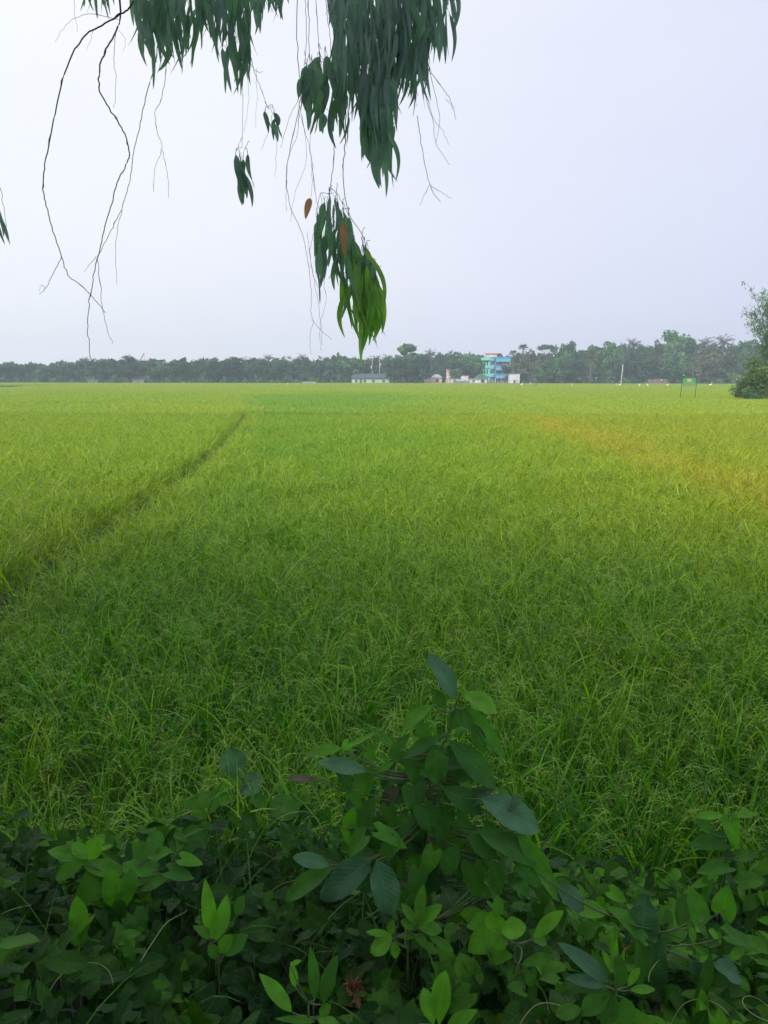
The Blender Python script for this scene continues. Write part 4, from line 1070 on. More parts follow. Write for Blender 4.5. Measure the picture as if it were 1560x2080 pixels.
def palm_tree(h, spread, mat='far_palm', nf=20, dead=0, slim=False, fan=False):
    root = empty('palm_tree', (0, 0, 0))
    t = MB(); lx, ly = rng.normal(0, .25, 2)
    pts = [(0, 0, -.1), (lx * .3, ly * .3, h * .35), (lx * .8, ly * .8, h * .7), (lx, ly, h * .93)]
    r0 = .09 if slim else .19
    t.tube(pts, [r0 * 1.3, r0, r0 * .9, r0 * .8], 8)
    t.build('trunk', M['bark'], root)
    top = np.array([lx, ly, h * .93])
    b = MB()
    for i in range(nf + dead):
        az = i * 2.4 + rng.normal(0, .2); th = rng.uniform(-.1, 1.35) if i < nf else rng.uniform(-1.3, -.6)
        Lf = spread * rng.uniform(.8, 1.05)
        S = 10; tt = np.linspace(0, 1, S + 1); thv = th - (1.3 if i < nf else .4) * tt ** 1.4
        if fan: Lf = spread * rng.uniform(.6, .75); thv = th - .2 * tt
        D = np.stack([np.cos(thv) * math.cos(az), np.cos(thv) * math.sin(az), np.sin(thv)], -1)
        Pp = top + np.vstack([np.zeros((1, 3)), np.cumsum(D[:-1] * Lf / S, 0)])
        tone = rng.uniform(.2, 1) if i < nf else 1.0
        b.tube(Pp[::2], np.linspace(.035, .01, len(Pp[::2])), 4, tone)
        side = np.array([-math.sin(az), math.cos(az), 0])
        if fan:
            bb = Pp[S // 2]
            nn = 12; ang = np.linspace(-1.5, 1.5, nn)
            dd = D[S // 2][None] * np.cos(ang)[:, None] + side[None] * np.sin(ang)[:, None]
            az2 = np.arctan2(dd[:, 1], dd[:, 0]); el2 = np.arcsin(np.clip(dd[:, 2], -1, 1))
            blades(b, np.repeat(bb[None], nn, 0), az2, el2, .3, Lf * .6, .16, 2, tone)
        else:
            k_ = np.repeat(np.arange(1, S + 1), 4); sgn = np.tile([1, -1, 1, -1], S)
            bs = Pp[k_] - D[np.minimum(k_, S)] * rng.uniform(0, Lf / S, len(k_))[:, None]
            ll = spread * .26 * np.sin(math.pi * (k_ / S) ** .6 * .92 + .1) + .08
            dd = D[k_] * .55 + side[None] * sgn[:, None] * .75 + np.array([0, 0, -.25])
            az2 = np.arctan2(dd[:, 1], dd[:, 0]); el2 = np.arctan2(dd[:, 2], np.hypot(dd[:, 0], dd[:, 1]))
            blades(b, bs, az2, el2, rng.uniform(.3, .9, len(k_)), ll, .09 if not slim else .08, 2, tone)
    b.build('crown', M[mat], root)
    return root

def banana(h):
    root = empty('banana_plant', (0, 0, 0))
    b = MB(); t = MB(); stems = []
    for s in range(3):
        ox, oy = rng.normal(0, .45, 2); stems.append(np.array([ox, oy, .0])); hh = h * rng.uniform(.35, .55)
        t.tube([(ox, oy, -.05), (ox, oy, hh * .6), (ox, oy, hh)], [.14, .12, .08], 8)
        for i in range(7):
            az = i * 0.9 + rng.uniform(0, .5); el = rng.uniform(.5, 1.4)
            d = (math.cos(az) * math.cos(el), math.sin(az) * math.cos(el), math.sin(el))
            put_leaf(b, (ox, oy, hh * rng.uniform(.85, 1)), d, (0, 0, 1) if el < 1.2 else (math.cos(az), math.sin(az), .2), h * rng.uniform(.4, .6), .5, rng.uniform(0, 1), shape='lance', n=8, fold=.3, bend=rng.uniform(.6, 1.6), wave=.1, K=5)
    t.tube([stems[0], (stems[0] + stems[1]) / 2, stems[1]], .12, 6); t.tube([stems[1], (stems[1] + stems[2]) / 2, stems[2]], .12, 6)
    b.build('foliage', M['banana'], root); t.build('stem', M['stem'], root)
    return root

def move_copy(proto_, loc, s, rz, first):
    if first:
        r = proto_
    else:
        r = proto_.copy(); COL.objects.link(r)
        for ch in proto_.children:
            c = ch.copy(); COL.objects.link(c); c.parent = r
            if 'group' in r: pass
    r.location = loc; r.scale = s; r.rotation_euler = (0, 0, rz)
    return r

LM = [(288, 'the crane boom'), (550, 'the long mint house'), (879, 'the pink hut'), (1005, 'the turquoise building'), (1262, 'the leaning pale pole'), (1399, 'the green board')]
LM[1] = (752, 'the long mint house')
used = {}
def place_label(px, desc, allpx):
    lm = min(LM, key=lambda q: abs(q[0] - px)); side = 'left' if px < lm[0] else 'right'
    between = sorted([q for q in allpx if min(LM, key=lambda l: abs(l[0] - q))[1] == lm[1] and ((q < lm[0]) == (side == 'left'))], key=lambda q: abs(q - lm[0]))
    k_ = between.index(px)
    o = ['nearest', 'second nearest', 'third nearest', 'fourth', 'fifth', 'sixth', 'seventh', 'eighth', 'ninth', 'tenth', 'eleventh', 'twelfth', 'thirteenth', 'fourteenth'][min(k_, 13)]
    return '%s of its kind to the %s of %s' % (o, side, lm[1])

PR = {}
def getp(key):
    first = key not in PR
    if first:
        k0 = key.split('-')
        if k0[0] == 'b':      # b-kind-mat-variant, unit tree 10 m high, 8 m wide
            kind, mat = k0[1], k0[2]
            wd = {'round': 10, 'tall': 5.5, 'open': 8, 'umbrella': 14, 'low': 11}[kind]
            PR[key] = (broad_tree(10, wd, kind, mat, {'round': 3600, 'tall': 2600, 'open': 1700, 'umbrella': 800, 'low': 3000}[kind], .40 if kind != 'open' else .30), 10, wd)
        elif k0[0] == 'p': PR[key] = (palm_tree(10, 2.9, nf=20, dead=2), 10, 5)
        elif k0[0] == 'pb': PR[key] = (palm_tree(8, 2.8, 'far_brown', nf=16, dead=8), 8, 5)
        elif k0[0] == 'c': PR[key] = (palm_tree(12, 1.7, nf=12, slim=True), 12, 3)
        elif k0[0] == 'f': PR[key] = (palm_tree(12, 2.6, nf=26, fan=True, dead=3), 12, 4)
        elif k0[0] == 'n': PR[key] = (banana(4.5), 4.5, 4)
    return PR[key], first

# (photo x of the stem, photo y of the top, photo width, kind, label words)
TREES = [
 (10,735,34,'b-round-far_dark-0','rounded dark broadleaf tree at the far left treeline'),
 (50,738,40,'b-low-far_dark-0','low flat-topped dark tree'),
 (80,742,34,'b-round-far_green-0','low grey-green broadleaf tree'),
 (106,737,26,'b-open-far_dark-0','slim open-crowned tree'),
 (128,741,26,'p-0','short feathery palm'),
 (146,735,30,'b-open-far_dark-1','loose-crowned dark tree'),
 (170,727,32,'p-1','bushy feathery palm with pale trunk'),
 (203,728,36,'b-round-far_dark-1','dark full-crowned tree'),
 (235,729,30,'b-tall-far_dark-0','narrow dark tree'),
 (259,725,40,'b-round-far_dark-2','large dark billowing tree'),
 (298,732,26,'p-2','ragged feathery palm'),
 (325,734,40,'b-low-far_green-0','low broad green tree'),
 (350,731,36,'b-open-far_dark-2','open-crowned dark tree'),
 (380,729,44,'b-round-far_dark-3','wide dark broadleaf tree'),
 (406,725,22,'c-0','slender betel palm'),
 (424,733,34,'b-round-far_dark-0','mid-height dark broadleaf tree'),
 (438,722,26,'c-1','slender betel palm with small head'),
 (458,725,60,'b-round-far_dark-1','big domed dark tree'),
 (494,727,30,'p-0','dense feathery palm'),
 (508,724,24,'c-2','slender betel palm'),
 (527,731,40,'b-round-far_dark-2','dark rounded broadleaf tree'),
 (545,722,30,'p-1','feathery palm standing above its neighbours'),
 (563,734,40,'b-low-far_dark-1','low dark broadleaf tree'),
 (576,721,22,'c-0','slender betel palm'),
 (588,720,24,'c-1','slender betel palm'),
 (604,724,22,'c-2','slender betel palm'),
 (614,721,26,'p-2','feathery palm'),
 (632,730,44,'b-round-far_dark-3','dark full-crowned tree'),
 (649,720,24,'c-0','slender betel palm'),
 (662,722,24,'c-1','slender betel palm'),
 (674,722,24,'c-2','slender betel palm'),
 (688,712,30,'b-open-far_green-0','tall open green tree'),
 (708,723,54,'b-round-far_green-1','large green domed tree'),
 (735,726,30,'b-open-far_dark-0','thin open-crowned tree'),
 (748,724,24,'c-0','slender betel palm'),
 (784,722,26,'p-0','feathery palm'),
 (803,723,40,'b-round-far_dark-0','dark broadleaf tree'),
 (831,696,42,'b-tall-far_green-0','tallest narrow green tree of the middle treeline'),
 (832,722,60,'b-round-far_dark-1','wide dark tree under the tall green one'),
 (858,720,26,'p-1','feathery palm'),
 (876,712,40,'p-2','coconut palm with long spreading fronds behind the hut roof'),
 (897,720,34,'b-round-far_dark-2','dark broadleaf tree'),
 (916,709,18,'c-0','very slender palm poking above the treetops'),
 (915,724,50,'b-round-far_dark-3','dark rounded tree'),
 (945,714,62,'b-round-far_green-2','big green spreading tree'),
 (972,720,40,'b-low-far_green-1','low spreading green tree'),
 (1062,699,34,'f-0','tall fan palm with round head'),
 (1045,711,26,'f-1','shorter fan palm beside the tall one'),
 (1050,730,46,'b-round-far_brown-0','brownish broadleaf tree'),
 (1085,715,40,'b-round-far_brown-1','olive brown rounded tree'),
 (1110,708,34,'b-umbrella-far_dark-0','flat umbrella-topped tree'),
 (1115,732,54,'b-round-far_green-0','green broadleaf tree under the umbrella crown'),
 (1142,698,42,'b-round-far_green-1','tall green rounded tree'),
 (1168,691,34,'b-open-far_dark-1','tall open-crowned tree with gaps of sky'),
 (1168,722,50,'b-round-far_dark-0','dark broadleaf tree'),
 (1200,697,40,'b-open-far_green-1','tall loose green tree'),
 (1203,722,50,'pb-0','palm with drooping brown fronds'),
 (1237,690,48,'b-round-far_green-2','tall billowing green tree'),
 (1243,735,44,'pb-1','palm with drooping brown fronds'),
 (1270,697,34,'b-round-far_dark-1','dark green tall tree'),
 (1288,691,34,'p-0','feathery palm rising behind the treetops'),
 (1290,714,54,'b-round-far_dark-2','dark shadowy broadleaf tree'),
 (1318,699,40,'b-round-far_dark-3','dark green rounded tree'),
 (1334,688,30,'b-open-far_dark-2','slim open dark tree'),
 (1340,722,54,'b-round-far_dark-0','dark broadleaf tree'),
 (1375,671,72,'b-round-far_bright-0','largest pale green tree with high domed crown'),
 (1365,722,50,'b-round-far_green-0','mid green tree below the largest one'),
 (1405,698,34,'b-open-far_dark-0','open dark tree'),
 (1412,728,50,'pb-0','palm with drooping brown fronds'),
 (1430,689,34,'p-1','dark feathery palm above the brown tree'),
 (1425,735,44,'pb-1','palm with drooping brown fronds'),
 (1456,706,70,'b-round-far_brown-0','round brown-topped tree'),
 (1470,684,48,'p-2','wide feathery palm above the brown tree'),
 (1500,693,40,'b-round-far_green-1','green rounded tree'),
 (1518,701,36,'b-round-far_green-2','green broadleaf tree'),
 (1545,690,60,'b-round-far_dark-1','dark broadleaf tree'),
]
allpx_by = {}
for tdef in TREES: allpx_by.setdefault(tdef[4].split(' at ')[0], []).append(tdef[0])
def tree_line():
    for i, (px, top, wpx, key, desc) in enumerate(TREES):
        front = {722: 4, 728: 6, 735: 8}.get(0, 0)
        Y = float(far_edge((px - 780) / FPX * 290)) + 13 + (i * 37 % 19) - (12 if top > 720 and px > 800 else 0)
        if desc.startswith('low') or desc.startswith('wide dark tree') or desc.startswith('palm with'): Y -= 6
        foot = at(px, 700, Y); foot = Vector((foot.x, Y, 0.0))
        h = at(px, top, Y).z
        (p, ph, pw), first = getp(key)
        wm = wpx / FPX * Y
        if key[0] in 'pcf': s = (h / ph * .95,) * 3
        else: s = (wm / pw * 1.3, wm / pw * 1.3, h / ph * 1.07)
        r = move_copy(p, foot, s, rng.uniform(0, 6.28), first)
        nm = 'palm_tree' if key[0] in 'pcf' else 'broadleaf_tree'
        lab = desc
        same = allpx_by[desc.split(' at ')[0]]
        if len(same) > 1 or True:
            lab = desc + ', ' + place_label(px, desc, same) if len(same) > 1 else desc + (', ' + near_side(px))
        r['label'] = ' '.join(lab.split()[:16]); r['category'] = 'palm tree' if nm == 'palm_tree' else 'tree'
        r['group'] = 'palms of the far tree line' if nm == 'palm_tree' else 'trees of the far tree line'
def near_side(px):
    lm = min(LM, key=lambda q: abs(q[0] - px)); return ('left' if px < lm[0] else 'right') + ' of ' + lm[1]
tree_line()

SHADE_TREES = [(-13.5, -6.0, 1.25, 'b-round-far_dark-0', 'unseen roadside tree added for shade behind the viewpoint, furthest along the road'), (-7.0, -8.5, 1.35, 'b-round-far_dark-1', 'unseen roadside tree added for shade behind the viewpoint, beside the eucalyptus'),
        (-18.5, -3.5, 1.2, 'b-round-far_dark-3', 'unseen roadside tree added for shade at the verge, well beyond the frame'), (-10.5, -2.0, 1.05, 'b-low-far_dark-0', 'low unseen roadside tree added for shade at the edge of the slope')]
for x, y, s_, key, lab in SHADE_TREES:  # unseen trees added behind the viewpoint so their shade falls on the near field
    (p, ph, pw), first = getp(key)
    r = move_copy(p, (x, y, float(height(x, y))), (s_, s_, s_), rng.uniform(0, 6.28), first)
    tag(r, lab, 'tree', 'added roadside shade trees')

BAN = [(798,756,'ragged pale banana plant under the red flag'), (812,759,'small banana plant just right of the flag'), (833,758,'pale banana plant standing alone between flag and hut'),
       (1112,754,'banana clump nearest the turquoise building'), (1140,758,'low banana clump in the treeline gap'), (1172,752,'grey-leaved banana clump in the middle right treeline'), (1187,757,'banana clump left of the leaning pole'),
       (548,768,'small banana plant left of the mint house'), (495,769,'banana plant at the left treeline foot'), (1500,752,'banana plant beside the bamboo clump')]
for i, (px, top, lab) in enumerate(BAN):
    (p, ph, pw), first = getp('n-%d' % (i % 3))
    Y = float(far_edge((px - 780) / FPX * 290)) + 4 + (i % 3)
    h = at(px, top, Y).z
    r = move_copy(p, (at(px, 700, Y).x, Y, 0), (h / ph,) * 3, rng.uniform(0, 6.28), first)
    tag(r, lab, 'banana plant', 'banana plants at the field edge')

def far_wood():
    b = MB(); sky_ = [(-200,738),(0,742),(100,745),(200,735),(400,736),(600,733),(760,732),(850,724),(1000,724),(1100,722),(1200,708),(1300,706),(1400,700),(1500,708),(1760,700)]
    n = 30000
    px = rng.uniform(-200, 1760, n); Y = np.array([float(far_edge((p - 780) / FPX * 290)) for p in px]) + rng.uniform(34, 46, n)
    top = np.interp(px, [s[0] for s in sky_], [s[1] for s in sky_]) + 3 + 3 * np.sin(px * .13) + 2 * np.sin(px * .31)
    zt = CAMZ + (768 - top) / FPX * Y
    z = zt * rng.uniform(0.02, 1, n) ** .9; x = (px - 780) / FPX * Y
    quads(b, np.stack([x, Y, z], -1), rng.uniform(.9, 1.7, n), rng.uniform(0, .7, n))
    tag(b.build('distant_wood', M['far_dark']), 'continuous mass of dark woodland behind the separate trees', 'woodland', kind='stuff')
    b = MB(); n = 22000
    px = rng.uniform(-200, 1760, n); gap = ((px > 705) & (px < 1062))
    Y = np.array([float(far_edge((p - 780) / FPX * 290)) for p in px]) + np.where(gap, rng.uniform(20, 26, n), rng.uniform(6, 13, n))
    hh = 1.9 + 1.0 * np.sin(px * .11) + .6 * np.sin(px * .29 + 1) + .5 * np.sin(px * .7)
    z = np.maximum(.05, hh * rng.uniform(0, 1, n)); x = (px - 780) / FPX * Y
    quads(b, np.stack([x, Y, z], -1), rng.uniform(.25, .55, n), np.clip(.35 + .3 * np.sin(px * .17) + rng.normal(0, .15, n), 0, 1))
    tag(b.build('undergrowth', M['far_green']), 'mixed undergrowth and low bushes along the foot of the treeline', 'undergrowth', kind='stuff')
far_wood()

# ---------------------------------------------------------------- right hand bush and bamboo
def bamboo_clump():
    Y = 88.0; p = at(1574, 800, Y); foot = Vector((p.x, Y, 0))
    root = empty('bamboo_clump', foot); tag(root, 'tall feathery bamboo clump leaning in at the right edge', 'bamboo')
    b = MB(); culm = MB()
    for i in range(26):
        a = rng.uniform(0, 6.28); r0 = rng.uniform(0, .9); h = rng.uniform(8.5, 14.2); lean = rng.uniform(.5, 3.0)
        if i < 7: a = math.pi + rng.uniform(-.8, .8); lean = rng.uniform(2.0, 3.4); h = rng.uniform(10.5, 14.4)
        t = np.linspace(0, 1, 14)
        x = r0 * math.cos(a) + lean * t ** 2.2 * math.cos(a); y = r0 * math.sin(a) + lean * t ** 2.2 * math.sin(a); z = h * (t - .06 * t ** 4)
        P = np.stack([x, y, z], -1); culm.tube(P, np.linspace(.05, .012, 14), 6)
        n = 430; k_ = rng.uniform(.18, 1, n) ** .8
        C = np.stack([np.interp(k_, t, P[:, j]) for j in range(3)], -1) + rng.normal(0, 1, (n, 3)) * np.array([.42, .42, .32])
        nc = 40; cc = C[:nc]; ii = rng.integers(0, nc, n)
        C = cc[ii] + rng.normal(0, .17, (n, 3))
        blades(b, C, rng.uniform(0, 6.28, n), rng.uniform(-1.2, .3, n), rng.uniform(0, .8, n), rng.uniform(.25, .45, n), rng.uniform(.07, .12, n), 2, np.clip(rng.uniform(0, 1, nc)[ii] + rng.normal(0, .1, n), 0, 1))
    b.build('foliage', M['bamboo'], root); culm.build('culm', M['stem'], root)
    # bush in front
    Y = 84.0; p = at(1556, 800, Y); root = empty('large_bush', (p.x, Y, 0)); tag(root, 'dense olive green bush below the bamboo at the right edge', 'bush')
    b = MB(); n = 14000; nc = 80
    u = rng.normal(0, 1, (nc, 3)); u /= np.linalg.norm(u, axis=1)[:, None]; u[:, 2] = np.abs(u[:, 2])
    cc = u * rng.uniform(.3, .88, nc)[:, None] * np.array([3.7, 3.0, 5.7])
    ii = rng.integers(0, nc, n); P = cc[ii] + rng.normal(0, .33, (n, 3)); P[:, 2] = np.maximum(P[:, 2], .1)
    quads(b, P, rng.uniform(.12, .22, n), np.clip(rng.uniform(0.1, 1, nc)[ii] + rng.normal(0, .15, n), 0, 1)); b.build('foliage', M['bush'], root)
    s = MB()
    for c in cc[::4]: s.tube([(0, 0, -.05), c * .5 + np.array([0, 0, .3]), c], [.06, .04, .015], 5)
    s.build('stem', M['bark'], root)
    Y = 80.0; p = at(1518, 790, Y); root = empty('low_bush', (p.x, Y, 0)); tag(root, 'small dark leafy bush in front of the large olive bush', 'bush')
    b = MB(); n = 1500; nc = 16; cc = rng.normal(0, 1, (nc, 3)) * [.55, .5, .35] + [0.2, 0, .9]; ii = rng.integers(0, nc, n)
    P = cc[ii] + rng.normal(0, .2, (n, 3)); P[:, 2] = np.maximum(P[:, 2], .1)
    quads(b, P, rng.uniform(.07, .14, n), np.clip(rng.uniform(0, .6, nc)[ii], 0, 1)); b.build('foliage', M['far_green'], root)
    s = MB(); 
    for c in cc[::3]: s.tube([(0, 0, -.05), c * .5 + np.array([0, 0, .1]), c], [.03, .02, .01], 5)
    s.build('stem', M['bark'], root)
bamboo_clump()

# ---------------------------------------------------------------- buildings
def boxo(name, mat, parent, *bx):
    b = MB()
    for q in bx: b.box(*q)
    return b.build(name, M[mat], parent, sm=False)

def gable(name, mat, parent, x0, x1, y0, y1, z0, z1, hip=0.0, th=.08, axis='x'):
    b = MB(); ym = (y0 + y1) / 2; xm = (x0 + x1) / 2
    if axis == 'x':
        V = [(x0, y0, z0), (x1, y0, z0), (x1, y1, z0), (x0, y1, z0), (x0 + hip, ym, z1), (x1 - hip, ym, z1)]
        F = [(0, 1, 5, 4), (2, 3, 4, 5), (0, 4, 3, 3), (1, 2, 5, 5), (0, 3, 2, 1)]
    else:
        V = [(x0, y0, z0), (x1, y0, z0), (x1, y1, z0), (x0, y1, z0), (xm, y0 + hip, z1), (xm, y1 - hip, z1)]
        F = [(0, 4, 5, 3), (1, 2, 5, 4), (0, 1, 4, 4), (2, 3, 5, 5), (0, 3, 2, 1)]
    b.add(V, F)
    return b.build(name, M[mat], parent, sm=False)

def window(parent, x, y, z, w_, h_, mat='glass', fm='white', bars=1):
    f = MB(); t = .07
    for q in ((x - w_ / 2 - t, x - w_ / 2, y - .06, y + .02, z - t, z + h_ + t), (x + w_ / 2, x + w_ / 2 + t, y - .06, y + .02, z - t, z + h_ + t),
              (x - w_ / 2, x + w_ / 2, y - .06, y + .02, z - t, z), (x - w_ / 2, x + w_ / 2, y - .06, y + .02, z + h_, z + h_ + t)): f.box(*q)
    for i in range(bars):
        xx = x - w_ / 2 + w_ * (i + 1) / (bars + 1); f.box(xx - .025, xx + .025, y - .05, y + .0, z, z + h_)
    o = f.build('window', M[fm], parent, sm=False)
    boxo('pane', mat, o, (x - w_ / 2, x + w_ / 2, y - .015, y + .01, z, z + h_))
    return o

def side_window(parent, x, y, z, w_, h_, fm='darkteal'):
    f = MB(); t = .07
    f.box(x - .06, x + .02, y - w_ / 2 - t, y - w_ / 2, z - t, z + h_ + t); f.box(x - .06, x + .02, y + w_ / 2, y + w_ / 2 + t, z - t, z + h_ + t)
    f.box(x - .06, x + .02, y - w_ / 2, y + w_ / 2, z - t, z); f.box(x - .06, x + .02, y - w_ / 2, y + w_ / 2, z + h_, z + h_ + t)
    f.box(x - .05, x, y - .025, y + .025, z, z + h_)
    o = f.build('window', M[fm], parent, sm=False)
    boxo('pane', 'glass', o, (x - .015, x + .01, y - w_ / 2, y + w_ / 2, z, z + h_))

# turquoise apartment building
def teal_building():
    Y = 296.0; p = at(1006, 776, Y)
    r = empty('apartment_building', (p.x, Y, 0), R(13)); tag(r, 'four storey turquoise and blue building with banded balconies and a rooftop stair room', 'building')
    Wd, Dp = 5.9, 12.0      # blue wing to the right of the rounded corner; x = 0 at the corner tower
    boxo('wall', 'teal', r, (-2.3, -.05, .6, Dp, 0, 10.1), (-.05, Wd, 1.5, Dp, 0, 10.1))
    boxo('side_trim', 'darkteal', r, (-2.42, -2.3, .5, Dp + .1, 3.0, 3.2), (-2.42, -2.3, .5, Dp + .1, 6.15, 6.35), (-2.7, -2.3, .3, Dp + .1, 9.0, 9.25))
    boxo('side_parapet', 'teal', r, (-2.85, -2.3, .3, Dp + .1, 9.26, 10.4))
    for z in (4.3, 7.4):
        for y in (2.6, 5.4, 8.6): side_window(r, -2.302, y, z, 1.2, 1.5)
    side_window(r, -2.302, 2.6, 1.1, 1.2, 1.4)
    # rounded balconies at the corner
    for z0, z1 in ((3.0, 4.0), (6.05, 7.1), (9.1, 10.35)):
        arc = [(-2.3, .6)] + [(-1.2 + 1.1 * math.cos(a), .45 + 1.0 * math.sin(a)) for a in np.linspace(math.pi, 2 * math.pi, 10)] + [(-.1, .6)]
        b = MB(); b.prism(arc, z0, z0 + (z1 - z0) * .45); bal = b.build('balcony', M['skyband'], r, sm=False)
        b = MB(); b.prism([(q[0] * 1.0, q[1] - .02) for q in arc], z0 + (z1 - z0) * .45 + .002, z1); b.build('balcony_rim', M['blueband'] if z0 > 9 else M['skyband'], bal, sm=False)
    # blue wing: recessed rooms with continuous parapets
    for z0, z1 in ((2.5, 4.25), (5.5, 7.35), (8.7, 10.5)):
        x1 = Wd if z0 > 4 else Wd - 1.0
        q = boxo('balcony', 'blueband', r, (0, x1, 0, 1.5, z0 + .55 * (z1 - z0), z1))
        boxo('balcony_rim', 'skyband', q, (-.01, x1 + .01, -.04, 1.49, z0, z0 + .55 * (z1 - z0) - .002))
    for z0, z1 in ((4.25, 5.5), (7.35, 8.7)):
        boxo('back_room', 'purple', r, (0.02, Wd - .05, 1.2, 1.48, z0 + .01, z1 - .01))
        q = boxo('curtain', 'curtain', r, (.1, .8, 1.05, 1.15, z0 + .1, z1 - .1), (2.3, 3.4, 1.05, 1.15, z0 + .1, z1 - .1))
        boxo('curtain', 'pale_curtain', r, (.9, 1.35, 1.05, 1.15, z0 + .1, z1 - .1), (3.9, 5.2, 1.05, 1.15, z0 + .1, z1 - .1))
        boxo('pillar', 'skyband', r, (-.1, .12, .02, .3, z0 + .002, z1 - .002), (Wd - .2, Wd, .02, .3, z0 + .002, z1 - .002), (2.9, 3.02, .02, .2, z0 + .002, z1 - .002))
        boxo('curtain', 'curtain', r, (-1.5, -.9, .42, .58, z0 + .1, z1 - .6))
        boxo('pane', 'purple', r, (-2.1, -.2, .50, .597, z0 + .08, z1 - .1))
    boxo('ground_floor', 'purple', r, (.3, Wd - 1.3, 1.2, 1.48, .5, 2.5))
    boxo('shutter', 'pale_curtain', r, (1.2, 1.7, 1.05, 1.18, .5, 2.4), (3.0, 4.2, 1.05, 1.18, .6, 2.3))
    boxo('pillar', 'white', r, (.0, .2, .02, .3, .5, 2.495), (Wd - 1.25, Wd - 1.05, .02, .3, .5, 2.495), (2.3, 2.4, .02, .2, .5, 2.495))
    boxo('plinth', 'concrete', r, (-.2, Wd - .9, -.3, 1.49, 0, .49))
    boxo('garage_door', 'greywall', r, (-2.2, -.2, .45, .59, 0.02, 2.9))
    boxo('stair_room', 'pink', r, (-1.6, 1.6, 3.0, 7.0, 10.1, 11.7)); boxo('roof_slab', 'pinkred', r, (-2.0, 2.0, 2.6, 7.4, 11.71, 11.95))
    boxo('roof_parapet', 'blueband', r, (Wd - .2, Wd + .02, 1.51, Dp + .02, 10.11, 10.5), (-2.28, Wd - .21, Dp - .2, Dp + .02, 10.11, 10.48))
    tk = MB(); tk.tube([(3.4, 5, 10.11), (3.4, 5, 11.0), (3.4, 5, 11.15)], [.5, .5, .2], 12); tk.build('water_tank', M['darkmetal'], r)
teal_building()

def mint_house():
    Y = 291.0; p = at(752, 776, Y)
    r = empty('long_house', (p.x, Y, 0), R(2)); tag(r, 'long single storey pale mint house with dark blue-grey roof', 'house')
    x0, x1 = -6.9, 7.0
    boxo('wall', 'mint', r, (x0, x1, 0, 6, 0, 2.35))
    gable('roof', 'slate', r, x0 - .4, x1 + .3, -.5, 6.5, 2.352, 4.15, hip=1.0)
    for x in (-5.2, -2.0, 1.2, 5.0): window(r, x, -.003, .9, .9, 1.0, 'glass', 'mint', 1)
    boxo('door', 'brownwood', r, (-3.9, -3.1, -.05, -.003, 0.02, 2.0)); boxo('plinth', 'concrete', r, (x0, x1, -.35, -.003 - .05, 0, .3))
mint_house()

def pink_hut():
    Y = 289.0; p = at(880, 776, Y)
    r = empty('brick_hut', (p.x, Y, 0), R(-4)); tag(r, 'small pink plastered hut with grey hipped tin roof and one brown window', 'house')
    boxo('wall', 'pink', r, (-.6, 3.1, 0, 4, .35, 2.7))
    b = MB(); V = [(-3.4, .3, .35), (-.6, .3, .35), (-.6, .3, 2.6), (-3.4, .3, 1.95), (-3.4, 3.6, .35), (-.6, 3.6, .35), (-.6, 3.6, 2.6), (-3.4, 3.6, 1.95)]
    b.add(V, [(0, 1, 2, 3), (4, 7, 6, 5), (0, 3, 7, 4), (3, 2, 6, 7), (0, 4, 5, 1)]); b.build('side_wing', M['pink'], r, sm=False)
    gable('roof', 'tin', r, -1.0, 3.5, -.4, 4.4, 2.702, 3.95, hip=1.5)
    window(r, 1.5, -.003, 1.1, 1.05, 1.0, 'brownwood', 'brownwood', 2)
    boxo('plinth', 'concrete', r, (-3.5, 3.2, -.1, 3.7, 0, .348))
    boxo('awning', 'brownwood', r, (3.15, 3.6, .4, 1.6, .9, 1.9))
pink_hut()

def pink_block():
    Y = 298.0; p = at(912, 776, Y)
    r = empty('unfinished_house', (p.x, Y, 0), R(6)); tag(r, 'half hidden two storey house with salmon corner wall and bare grey upper floor', 'house')
    boxo('corner_wall', 'pink', r, (-1.0, .35, 0, 4, 0, 6.0)); boxo('wall', 'concrete', r, (.352, 4.2, .4, 6, 0, 5.8))
    boxo('porch', 'white', r, (-.8, 4.2, -2.2, .39 - .4, 0, 2.4)); boxo('roof_slab', 'concrete', r, (.2, 4.4, .2, 6.2, 5.802, 6.0))
    for x, z in ((1.3, 3.6), (3.0, 3.6), (1.8, .9)): window(r, x, .397 if z > 2 else -2.203, z, .9, 1.1, 'glass', 'white')
    boxo('door', 'pinkred', r, (-.5, .2, -2.25, -2.203, .02, 1.9)); boxo('awning', 'tin', r, (-.9, 4.3, -2.6, -2.21, 2.41, 2.5))
pink_block()

def bungalow():
    Y = 291.0; p = at(975, 777, Y)
    r = empty('bungalow', (p.x, Y, 0), R(4)); tag(r, 'white bungalow with green gabled tin roof beside the turquoise building', 'house')
    boxo('wall', 'white', r, (-.9, 2.6, 0, 5, 0, 2.6), (-3.6, -.9, .4, 4.5, 0, 2.35))
    gable('roof', 'greenroof', r, -1.3, 3.0, -.5, 5.4, 2.602, 4.2, axis='y'); boxo('wing_roof', 'tin', r, (-3.9, -1.31, -.1, 4.9, 2.352, 2.5))
    window(r, 1.0, -.003, 1.0, 1.2, 1.0, 'glass', 'brownwood', 2); window(r, -2.4, .397, 1.0, .7, .9, 'glass', 'white')
    boxo('gutter', 'tin', r, (-1.35, 3.05, -.62, -.51, 2.5, 2.62))
bungalow()

